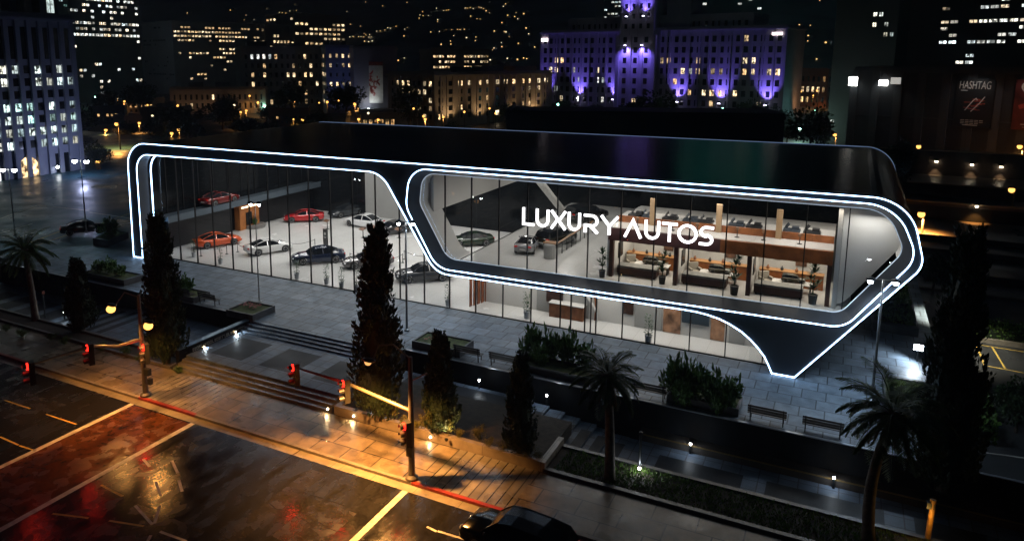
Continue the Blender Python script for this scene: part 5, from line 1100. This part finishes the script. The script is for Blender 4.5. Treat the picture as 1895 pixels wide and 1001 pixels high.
for lab, a_, b__, yt_, mt_, lit_ in (('long low house with few amber windows under the tall white tower',(168,232),(232,230),204,DARK_B,.35),('pale low house with a lit door among the left trees',(236,214),(306,212),188,CREAM_B,.4),('square dark house right of the low cream building',(498,236),(572,235),208,BROWN_B,.4),('small dark house before the narrow blue building',(576,240),(640,240),218,DARK_B,.5),('low brown house between banner and corner block',(700,206),(726,206),176,BROWN_B,.4),('far brown house at the end of the avenue',(906,180),(958,182),140,BROWN_B,.3),('far cream house right of the avenue',(962,196),(1000,197),168,CREAM_B,.35)):
    simple('town_house', lab, a_, b__, yt_, 10, mt_, max(4, int((b__[0]-a_[0])/9)), 2, lit_, 'amber', dark=True, z0=.8, wf=.4, hf=.5, side=False, cornice=.3, roofbox=False).done()
# purple lit building with its tower
A, B = gp(1000,204,ZG), gp(1444,226,ZG); bl = Bld('grand_hotel_building', 'grand stepped building with a central tower washed in violet uplights', A, B); W = bl.W; h = hz(A,1000,63); PUR = WM('lilac_stone', (.36,.34,.40))
bl.wall(0, W, 0, 26, 0, h, PUR, .7, pil=26, pw=.7, pd=.35, side=-1); h2 = hz(A,1050,42); bl.wall(W*.11, W*.87, 4, 24, h+.52, h2, PUR, .5, 'upper_storey', pil=20, pw=.7, pd=.3)
tx0, tx1 = W*.375, W*.525; h3 = hz(A,1175,10); h4 = hz(A,1180,-14); bl.wall(tx0, tx1, -3.2, 9, 0, h2-6, PUR, 0, 'tower', pil=3, pw=1.4, pd=.4); bl.wall(tx0+.8, tx1-.8, -2.6, 12, h2-6+.01, h3, PUR, .7, 'tower_top', pil=4, pw=.8, pd=.3); bl.wall(tx0+3.4, tx1-3.4, 0, 9, h3+.55, h4, M('crown_glow', (.6,.4,.7), .6, emit=(.75,.35,1.), es=.35), .5, 'crown')  # crown block glows by emission, violet floodlight put into its material
bl.wall(tx1+2, tx1+11, 3, 14, h+.53, hz(A,1250,14), PUR, .4, 'side_turret')
R_ = random.Random(23)
def pl_(r, c): 
    p = {0:.2,1:.36,2:.25,3:.34,4:.16,5:.02}.get(r, .1); return ('bright' if R_.random() < .25 else 'warm') if R_.random() < p else False
bl.windows(.6, tx0-.6, 0, 3.4, h-1.2, 13, 7, .50, .54, .3, 'warm', True, litf=pl_); bl.windows(tx1+.6, W-.6, 0, 3.4, h-1.2, 16, 7, .50, .54, .3, 'warm', True, litf=pl_)
bl.windows(tx0+.8, tx1-.8, -3.2, 3.4, h-1.2, 3, 7, .34, .54, .3, 'warm', True, litf=lambda r, c: R_.random() < .15); bl.windows(tx0+1.2, tx1-1.2, -2.6, h2-4.5, h3-.5, 4, 3, .36, .5, .1, 'warm', True, litf=lambda r, c: False)
bl.windows(W*.12, W*.86, 4, h+.8, h2-.6, 30, 1, .45, .6, .0, 'warm', True, litf=lambda r, c: False if not (W*.12+(c+.5)*W*.74/30 > tx0-1 and W*.12+(c+.5)*W*.74/30 < tx1+1) else None)
bl.done()
VIO = (.24,.165,1.)
def wash(x, y, z, pw, up=True, sp=78): 
    u = thing('uplight', 'violet floodlight washing the grand stepped building', 'floodlight', bl.A+bl.d*x-bl.n*y+V((0,0,z)), 0, 'violet floodlights on the grand building')
    MB().lathe([(.3,0),(.35,.3),(.2,.35)], 10).build('housing', BLACK, u); MB().ball((0,0,.38 if up else -.1), .38, 0, 8, (1.2,1,.5)).build('lens', M('violet_lens', (.8,.7,1), .3, emit=(.75,.68,1.), es=14), u); n_ = -bl.n
    lamp('wash_light', 'SPOT', (0,0,.75 if up else -.5), pw, VIO, u, .3, sp, .9, aim=(n_.x*.38, n_.y*.38, 1 if up else -1))
for f in (.03,.195,.355,.625,.785,.95): wash(W*f, -2.4, 5.2, 13500)
for f in (.415,.485): wash(W*f, -5.0, hz(A,1190,40), 8000); wash(W*f, -5.2, hz(A,1190,86), 9000, False, 120)
mb = MB().box(.2,3.2,-.5,-.36,h-3.2,h-1.9).box(W-4.5,W-1.2,-.5,-.36,h-2.2,h-1.3); t = mb.build('corner_lights', M('corner_light', (1,1,1), .4, emit=(1,.85,.8), es=5), bl.t)
# blocks behind it
simple('office_tower', 'slab with white window bands rising left of the violet tower', (1112,160), (1172,160), -30, 30, TEALB, 9, 16, .5, 'cool', z0=30, wf=.75, hf=.42, side=False).done()
b_ = simple('office_tower', 'dark tower with bright blue white windows right of the violet tower', (1272,160), (1402,160), -100, 40, DARK_B, 14, 22, .12, 'cool', z0=30, wf=.75, hf=.45, side=False, litf=lambda r, c, R_=random.Random(6): 'bright' if R_.random() < .10 else False)
for k, z in enumerate((-72,-118)):
    A = gp(1272,160,ZG); zt = hz(A,1272,z); MB().box(b_.W*-.1,b_.W*1.25,-.8,-.3,zt,zt+3.6).build('added_reflection_panel', M('teal_reflection_glow', (.1,.9,.75), .4, emit=(.05,.8,.62) if k == 0 else (.04,.55,.75), es=1.7), b_.t)  # unseen glowing panels added for teal reflections on the roof
b_.done()
simple('market_hall', 'long black flat roofed hall right behind the showroom roof', (936,296), (1446,306), 216, 26, WM('black_render', (.012,.013,.014)), 20, 1, .0, 'warm', z0=1, cornice=.2, roofbox=False, side=False).done()
simple('old_shop_building', 'low brick block with orange lit arches right of the violet building', (1458,196), (1528,200), 132, 30, WM('terracotta_brick', (.30,.13,.08)), 7, 3, .3, 'amber', dark=True, z0=1, wf=.42, hf=.5, litf=lambda r, c, R_=random.Random(2): ('warm' if R_.random() < .8 else False) if r == 1 else (R_.random() < .12)).done()
lamp('street_wash', 'SPOT', gp(1490,222,ZG)+V((0,0,3)), 1500, (1,.45,.15), None, .3, 150, .8, aim=(0,.7,.6))
# right hand blocks
b_ = simple('office_building', 'nearly black office block with a few lit windows left of the poster wall', (1528,262), (1640,270), -60, 30, WM('coal_concrete', (.03,.033,.036)), 10, 16, .05, 'cool', z0=4, wf=.6, hf=.4, side=False, litf=lambda r, c, R_=random.Random(31): 'cool' if (c in (6,7,8) and r in (9,10,11) and R_.random() < .6) or R_.random() < .02 else False); b_.done()
A, B = gp(1570,286,ZG), gp(1990,326,ZG); bl = Bld('department_store', 'huge dark stone block with two dazzling windows and tall film posters on its wall', A, B); W = bl.W; h = hz(A,1570,134)
bl.wall(0, W, 0, 30, 0, h, WM('dark_stone_blocks', (.045,.05,.06), brick=(3.2,2.6,.04,(.02,.022,.028))), .3, pil=9, pw=1.6, pd=.2, rows=2)
h2 = hz(A,1640,-70); bl.wall(W*.16, W*.98, 10, 40, h+.9, h2, WM('coal_concrete'), 0, 'tower'); R_ = random.Random(44)
bl.windows(W*.18, W*.96, 10, h+1.5, h2-1, 18, 15, .78, .42, .2, 'cool', False, litf=lambda r, c: ('bright' if R_.random() < .3 else 'mix') if R_.random() < {0:.05,1:.05,2:.1,3:.75,4:.5,5:.1,6:.75,7:.12,8:.6,9:.1}.get(r, .08) and 2 < c < 13 else False)
for xa, xb, ya, yb, es_ in ((1572,1587,143,159,22), (1628,1643,149,159,14), (1650,1667,144,156,.5)):
    a = bl.local(zat and V((0,0,0))) if False else None
    d = ray((xa+xb)/2, (ya+yb)/2); tt = (bl.A-CAMP).dot(bl.n)/d.dot(bl.n); p = bl.local(CAMP+d*tt); s = tt/F; MB().box(p.x-(xb-xa)/2*s,p.x+(xb-xa)/2*s,-.3,-.1,p.z-(yb-ya)/2*s,p.z+(yb-ya)/2*s).build('window', M('dazzling_window%d' % int(es_) if es_ > 1 else 'dim_window', (1,1,1), .4, emit=(1,.98,.9), es=es_), bl.t)
    if es_ > 1: lamp('window_glare', 'SPOT', (p.x, -1.4, p.z+.5), 300, (.95,1,.9), bl.t, .3, 150, .8, aim=(bl.d.x*0, 0, -1) if False else (0,.25,-1))
bl.done()
def on_wall(x, y):
    d = ray(x, y); return CAMP+d*((bl.A-CAMP).dot(bl.n)/d.dot(bl.n))
def poster(label, xa, xb, ya, yb, bgm):
    p0, p1 = on_wall((xa+xb)/2, (ya+yb)/2), None; c = p0+bl.n*.35; t = thing('wall_poster', label, 'poster', c, math.atan2(bl.d.y, bl.d.x)); w2 = (on_wall(xb,(ya+yb)/2)-on_wall(xa,(ya+yb)/2)).length/2; h2_ = (on_wall((xa+xb)/2,ya).z-on_wall((xa+xb)/2,yb).z)/2
    MB().box(-w2,w2,0,.12,-h2_,h2_).build('panel', bgm, t); mb = MB(); mb.box(-w2-.1,w2+.1,-.04,.1,h2_+.005,h2_+.12).box(-w2-.1,w2+.1,-.04,.1,-h2_-.12,-h2_-.005).box(-w2-.1,-w2-.005,-.04,.1,-h2_,h2_).box(w2+.005,w2+.1,-.04,.1,-h2_,h2_); mb.build('frame', BLACK, t); return t, w2, h2_
PW = M('poster_white', (.75,.74,.72), .6); PR = M('poster_red', (.5,.09,.06), .6)
t, w2, h2_ = poster('tall black film poster headed HASHTAG with red and white strokes', 1768,1838,148,236, M('poster_black', (.012,.012,.013), .5))
me = text_mesh('HASHTAG', h2_*.46, .02, .1, .88*w2*2/(h2_*.46*4.75)); me.materials.append(PW); o = link('lettering', me, t, (-.1, -.03, h2_*.62)); o.rotation_euler = (math.pi/2,0,0)
mb = MB(); stroke(mb, [(-w2*.45,-h2_*.30),(-w2*.05,h2_*.12),(w2*.1,h2_*.22),(w2*.18,h2_*.14)], .16, False, -.03, .02); stroke(mb, [(-w2*.12,-h2_*.34),(w2*.3,h2_*.02),(w2*.55,h2_*.30)], .16, False, -.03, .02)
for k in range(14): zz_ = -h2_*.72-(k//5)*.32; xx = -w2*.62+(k % 5)*w2*.25; mb.box(xx, xx+w2*.2, -.03, -.01, zz_, zz_+.1)
mb.box(-w2*.5,w2*.3,-.03,-.01,-h2_*.93,-h2_*.90); mb.box(-w2*.75,-w2*.4,-.03,-.01,h2_*.53,h2_*.56); mb.build('white_strokes', PW, t)
mb = MB(); R_ = random.Random(5)
for k in range(11): xx = R_.uniform(-w2*.55,w2*.2); zz_ = h2_*(.17-.045*k); mb.box(xx, xx+R_.uniform(.3,.5)*w2, -.028, -.01, zz_, zz_+.13)
mb.build('red_strokes', PR, t); lamp('added_poster_light', 'SPOT', (0,-4.5,h2_+1), 330, (1,.95,.9), t, .2, 110, .8, aim=(bl.d.x*0-bl.n.x*.8, -bl.n.y*.8, -.9) if False else (0,.75,-1))  # added spot without a fixture, brightens the poster
t, w2, h2_ = poster('tall red film poster cut by the right edge of the picture', 1876,1946,148,242, M('poster_dark_red', (.10,.02,.018), .5, var=(.35,.8)))
mb = MB(); mb.lathe([(w2*.38,-.03),(w2*.38,-.02),(w2*.32,-.02),(w2*.32,-.03)], 20, (-w2*.3,0,h2_*.72), 0, 'y'); mb.box(-w2*.5,w2*.5,-.03,-.01,-h2_*.8,-h2_*.76).box(-w2*.4,w2*.4,-.03,-.01,-h2_*.9,-h2_*.88); mb.build('pale_marks', PW, t)
mb = MB(); stroke(mb, [(-w2*.7,-h2_*.1),(-w2*.2,h2_*.02),(w2*.5,-h2_*.05)], .8, False, -.03, .02); mb.build('red_band', PR, t); lamp('added_poster_light', 'SPOT', (0,-4.5,h2_+1), 330, (1,.8,.7), t, .2, 110, .8, aim=(0,.75,-1))  # same added spot for the red poster
# walls and roads in terraces at the right
CONC = M('weathered_concrete', (.19,.15,.11), .8, var=(.35,.4), bump=(4,.3), brick=(5,3,.02,(.08,.06,.05),0))
def terrace(label, ybase, hpx, xl=1560):
    a = gp(xl+200, ybase, ZG); t = thing('terrace_wall', label, 'wall', (a.x, a.y, ZG)); hh = zat(a, xl+200, ybase-hpx)-ZG; MB().box(-26,60,0,.5,-.2,hh).build('wall_face', CONC, t); MB().box(-26,60,-.1,.6,hh+.004,hh+.2).build('coping', M('sandy_coping', (.3,.22,.14), .7), t); return t, a, hh
t, a, hh = terrace('highest long concrete wall with three small lamps at the right', 326, 44)
for x, y in ((1733,297),(1799,303),(1853,307)):
    p = py(x, y, a.y-.3); u = thing('wall_lamp', 'small wall lamp casting a narrow beam on the highest concrete wall', 'wall lamp', p, 0, 'small lamps on the concrete wall'); MB().box(-.3,.3,-.15,.28,-.1,.25).build('housing', BLACK, u); MB().box(-.25,.25,-.2,.1,-.35,-.11).build('lens', M('wall_lamp_lens', (1,1,1), .3, emit=(1,.85,.6), es=12), u); lamp('beam', 'SPOT', (0,-.5,-.45), 420, (1,.7,.4), u, .1, 60, .6, aim=(0,.12,-1))
t, a, hh = terrace('middle concrete wall below the upper road at the right', 366, 22)
t, a, hh = terrace('lower concrete wall with a dark underpass opening at the right', 408, 30); MB().box(-7,14,-.06,-.004,0,hh*.82).build('underpass_shade', M('opening_shade', (.004,.004,.004), .9), t); u = thing('wall_lamp', 'single amber lamp above the underpass opening', 'wall lamp', py(1808,379,a.y-.5)); MB().box(-.25,.25,-.2,.3,-.1,.2).build('housing', BLACK, u); MB().ball((0,-.05,-.2), .2, 0, 8).build('lens', M('wall_lamp_lens'), u); lamp('beam', 'SPOT', (0,-.4,-.5), 900, SOD, u, .1, 90, .7, aim=(0,.1,-1))  # flat dark sheet on the wall, underpass shade put into its colour
for yb, hp_, lab in ((452,6,'first'),(478,6,'second'),(520,5,'third'),(556,5,'fourth')):
    a = gp(1790,yb,ZG); t = thing('road_barrier', 'low concrete barrier, %s in front of the underpass' % lab, 'barrier', (a.x,a.y,ZG)); MB().box(-12,60,0,.35,-.1,.7).build('barrier_face', CONC, t)
struct('side_road', MB().poly([(6.5,80),(120,80),(120,175),(-20,175),(-12,100)], ZG-.2, ZG+.05), M('brown_wet_asphalt', (.11,.09,.075), .4, var=(.2,.4), rvar=(.2,.2,.6), bump=(4,.4)))
# orange street lamps
def sodium(label, px_, pb, power, z=ZG, r=.42, on=True, arm=0., group='orange street lamps in the city', spot=150):
    b = gp(*pb, z); t = thing('street_lamp', label, 'street lamp', b, 0, group); zt = zat(b, *px_)-z; p = py(px_[0], px_[1], b.y)-b; MB().tube([(0,0,0),(0,0,zt+.2)], [.16,.09], 8).build('pole', STEEL, t)
    if abs(p.x) > .4: MB().tube([(0,0,zt+.1),(p.x,0,zt+.25)], .07, 6).build('lamp_arm', STEEL, t)
    hd = MB().ball((0,0,.35), .4, 0, 8, (1.3,.8,.4)).build('lamp_head', BLACK, t, (p.x,-.05,zt)); MB().ball((0,0,0), r, 0, 8).build('bulb', BULBO, hd)
    if power: lamp('sodium_light', 'SPOT', (p.x,-.2,zt-.5), power*1.8, SOD, t, .3, spot, .6)
    return t
for lab, p1, p2, pw in (('at the left avenue crossing',(216,230),(224,292),12000),('between the dark trees on the left',(331,240),(333,262),5000),('standing alone near the roof corner',(612,243),(613,262),4000),('below the tall banner',(664,221),(665,240),1200),('at the foot of the corner block',(787,221),(787,242),4000),('on the avenue beside the brown block',(890,152),(891,208),24000),('further up the orange avenue',(922,172),(923,206),30000),('right behind the black hall',(1403,250),(1404,290),500),('next to the one right behind the black hall',(1383,254),(1384,290),300),('right of the pointed showroom roof',(1705,397),(1706,432),13100),('at the right edge above the concrete walls',(1887,272),(1886,330),13200),('low on the left behind the white lamp',(146,244),(146,262),500),('among the shops at the left',(182,300),(183,318),0)): sodium('orange street lamp '+lab, p1, p2, pw, spot=138 if pw > 13000 else 150)
for lab, p1, p2 in (('near the pink shop',(196,241),(196,262)),('beside the little dark house',(258,228),(258,246)),('before the left trees',(318,247),(318,266)),('at the end of the low cream building',(372,238),(372,258)),('under the dark block with white windows',(456,205),(456,224)),('beyond the roof corner',(545,188),(545,214)),('just behind the roof corner',(560,222),(560,244)),('beside the pavilion',(700,222),(700,246)),('left of the corner block',(738,207),(738,232)),('at the brick building entrance',(905,196),(905,216)),('beyond the brick building',(958,188),(958,210)),('beside the low arches',(1468,178),(1468,206)),('under the low arches',(1512,168),(1512,202)),('by the coal black office',(1545,250),(1545,280)),('above the upper concrete wall',(1700,272),(1700,318)),('at the far right above the underpass',(1872,352),(1872,400))):
    sodium('small orange street lamp '+lab, p1, p2, 1800 if lab[0] in 'bjun' else 0, r=.4)
R_ = random.Random(91)
for k in range(46):
    x = R_.uniform(150,990) if k < 38 else R_.uniform(1462,1530); yb = R_.uniform(206,258) if k < 26 else R_.uniform(158,206); b = gp(x, yb, ZG); d_ = (b-CAMP).dot(FW)
    t = thing('far_lamp', 'tiny orange lamp glowing low among the dark blocks behind the showroom', 'street lamp', b, 0, 'tiny far lamps among the city blocks'); zt = R_.uniform(4.5,7.5); MB().tube([(0,0,0),(0,0,zt)], .1, 5).build('pole', STEEL, t); MB().ball((0,0,zt), .0011*d_*R_.uniform(.75,1.5), 0, 8).build('bulb', BULBO if R_.random() < .75 else M('pale_bulb', (1,.85,.6), .3, emit=(1,.8,.5), es=2.5), t)
    if k % 2 == 0: lamp('sodium_light', 'SPOT', (0,-.3,zt-.5), 1300, SOD, t, .3, 150, .6)
for lab, p1, p2 in (('one of a pair on the hotel forecourt',(1032,205),(1032,216)),('beside the hotel entrance',(1336,216),(1336,226))):
    b = gp(*p2,ZG); t = thing('teal_lamp', 'teal street lamp '+lab, 'street lamp', b); zt = max(4.5, zat(b,*p1)-ZG); MB().tube([(0,0,0),(0,0,zt)], .1, 6).build('pole', STEEL, t); MB().ball((0,0,zt), .35, 0, 8).build('bulb', M('teal_bulb', (.5,1,.9), .3, emit=(.35,1,.8), es=20), t); lamp('teal_light', 'SPOT', (0,-.3,zt-.4), 1400, (.3,1,.8), t, .3, 130, .7)
for lab, p1, p2, pw, c in (('green lit lamp among the trees right of the hotel',(1478,238),(1478,262),2500,(.5,1,.75)),('white lamp by the trees right of the hotel',(1457,240),(1457,264),1500,(1,.95,.85)),('teal lamp further right among the trees',(1508,205),(1508,226),500,(.4,1,.8)),('greenish lamp by the left trees',(178,180),(178,200),500,(.4,1,.75)),('pale lamp on the far avenue',(951,83),(951,130),0,(1,.9,.6)),('teal lamp in the left shrubbery',(492,196),(492,210),400,(.4,1,.8))):
    b = gp(*p2,ZG); t = thing('park_lamp', lab, 'street lamp', b); zt = zat(b,*p1)-ZG; MB().tube([(0,0,0),(0,0,zt)], .1, 6).build('pole', STEEL, t); MB().ball((0,0,zt), .32 if pw else 1.0, 0, 8).build('bulb', M('bulb_%d' % int(c[0]*100+c[2]*10), c, .3, emit=c, es=22 if pw else 7), t)
    if pw: lamp('park_light', 'POINT', (0,-.8,zt-.2), pw, c, t, .3)
# city trees
for i, (x, yb, yt, wp, lab) in enumerate(((640,222,150,82,'before the tall banner on the left'),(757,240,155,58,'before the ornate corner block'),(1198,246,172,112,'in front of the violet tower'),(1386,242,184,62,'at the right end of the violet building'),(1040,214,186,60,'at the left end of the violet building'),(975,214,178,48,'left of the violet building'),(330,250,196,92,'left of the low cream building'),(412,240,188,88,'before the low cream building'),(540,216,150,64,'before the dark block with white top windows'),(262,215,150,70,'below the tall white tower'),(200,225,165,60,'between the far left office and the tall tower'),(1496,292,196,92,'lit green beside the black office'),(1455,268,228,44,'small and lit beside the hotel'),(1664,330,260,62,'behind the rounded roof corner'),(1655,362,300,50,'below the one behind the roof corner'),(500,230,195,50,'left of the banner, low'),(858,190,150,40,'behind the corner block'),(180,318,262,56,'behind the white street lamp'),(1725,545,470,70,'behind the large cypress at the right'),(1880,800,705,90,'dark beside the parking bays'),(152,262,196,60,'behind the far left office'),(236,262,224,52,'over the pink shop'),(292,264,218,58,'beside the little dark house with two windows'),(356,266,226,56,'low before the cream building'),(452,258,214,70,'by the teal lamp in the shrubbery'),(502,262,224,60,'behind the roof edge'),(563,258,222,58,'before the roof corner on the left'),(592,246,206,48,'between two low dark houses'),(702,254,226,36,'beside the pavilion'),(832,262,226,38,'on the pavement of the corner block'),(1100,218,192,40,'before the left wing of the violet building'),(1302,230,202,44,'before the right wing of the violet building'),(1442,244,200,48,'at the violet building corner'),(958,244,204,46,'at the end of the orange avenue'),(936,226,192,34,'on the orange avenue'),(420,214,176,50,'behind the low cream building'))):
    z = ZG if yb < 420 else -2.2; b = gp(x, yb, z); d_ = (b-CAMP).dot(FW); broad_tree('dark leafy tree '+lab, b, zat(b,x,yt)-z, wp/F*d_, i % 3, i*1.1, 'leafy trees of the city')
# hills with scattered house lights
def hill_h(x, y): 
    s = max(0, (y-430))/1000; s = s*s*(3-2*min(1, s)) if s < 1 else s
    return ZG-1+ s*190*(1+.25*math.sin(x*.004+.6)+.12*math.sin(x*.011+y*.006))+ (6*math.sin(x*.03+y*.021) if y > 560 else 0)
nx_, ny_ = 90, 46; hv = [(-2600+4400*i/nx_, 430+1700*j/ny_, hill_h(-2600+4400*i/nx_, 430+1700*j/ny_)) for j in range(ny_+1) for i in range(nx_+1)]
hf_ = [(j*(nx_+1)+i, j*(nx_+1)+i+1, (j+1)*(nx_+1)+i+1, (j+1)*(nx_+1)+i) for j in range(ny_) for i in range(nx_)]
tag(MB().add(hv, hf_).build('hills', M('hazy_hill_scrub', (.10,.13,.15), .95, var=(.02,.6)), None, None, True), kind='structure')  # blue of the haze put into the scrub colour
HW = [M('house_lights_warm', (1,.6,.25), .5, emit=(1,.56,.2), es=3.2), M('house_lights_white', (1,.85,.6), .5, emit=(1,.8,.5), es=3.2)]; HWALL = M('house_wall', (.12,.11,.10), .8)
hm = []
for k, mt in enumerate(HW):
    mb = MB().box(-5,5,-4,4,-3,4.5).add([(-5.6,-4.6,4.5),(5.6,-4.6,4.5),(5.6,4.6,4.5),(-5.6,4.6,4.5),(-2,0,7),(2,0,7)], [(0,1,5,4),(1,2,5),(2,3,4,5),(3,0,4)]); mb.box(-3.4,-1.2,-4.06,-4.004,1.2,3.0,1)
    if k and False: mb.box(1.2,2.6,-4.06,-4.004,1.4,2.6,1)
    me = bpy.data.meshes.new('hillside_house'); me.from_pydata(mb.v, [], mb.f); me.materials.append(HWALL); me.materials.append(mt); me.polygons.foreach_set('material_index', mb.m); hm.append(me)
R_ = random.Random(77); cnt = 0
def house(x, y, s=1., k=0): tag(link('hillside_house', hm[k], None, (x, y, hill_h(x, y)+1)), 'small lit house on the dark hillside', 'house', 'lit houses scattered on the hills').scale = (s,)*3
def hill_at(px_, py_):
    d = ray(px_, py_); t = 300.
    while t < 2400:
        p = CAMP+d*t
        if p.y > 431 and hill_h(p.x, p.y) > p.z: return p
        t += 6
for k in range(120):
    u = R_.random(); x = R_.uniform(285,1000) if R_.random() < .45 else R_.uniform(640,1000) if R_.random() < .85 else R_.uniform(1455,1540); y = 118-112*R_.random()**1.35
    p = hill_at(x, y)
    if p: house(p.x, p.y, R_.uniform(.3,.75)*(p.y/1000)**.5, int(R_.random() < .3)); cnt += 1
for x, y, n_, dx, dy in ((650,72,7,6,-1),(700,62,6,7,-2),(800,26,9,4,-.5),(863,18,8,5,.2),(815,62,5,6,-1),(780,30,4,5,1),(845,58,6,4,0),(520,27,6,6,-.6),(655,70,8,5,.3),(935,15,5,3,-2)):
    for k in range(n_):
        p = hill_at(x+dx*k+R_.uniform(-1,1), y+dy*k+R_.uniform(-1.5,1.5))
        if p: house(p.x, p.y, .5*(p.y/1000)**.5, k % 3 == 0)
for k in range(40):
    x = R_.uniform(790,1000); y = R_.uniform(95,160); b = gp(x, y, ZG)
    if b.y < 425 and b.y > 300: tag(link('low_house', hm[int(R_.random() < .3)], None, (b.x, b.y, ZG+3)), 'small lit house on the flat ground before the hills', 'house', 'lit houses before the hills').scale = (.5,)*3
# ================================================================ night air
HZ = bpy.data.materials.new('night_haze'); HZ.use_nodes = True; n = HZ.node_tree; n.nodes.clear(); o_ = n.nodes.new('ShaderNodeOutputMaterial'); pv = n.nodes.new('ShaderNodeVolumePrincipled')
pv.inputs['Color'].default_value = (.72,.82,1,1); pv.inputs['Density'].default_value = .00045; pv.inputs['Anisotropy'].default_value = .55
n.links.new(pv.outputs[0], o_.inputs['Volume'])
tag(MB().box(-900,900,-120,1750,ZG-1.2,420).build('haze', HZ), kind='stuff')
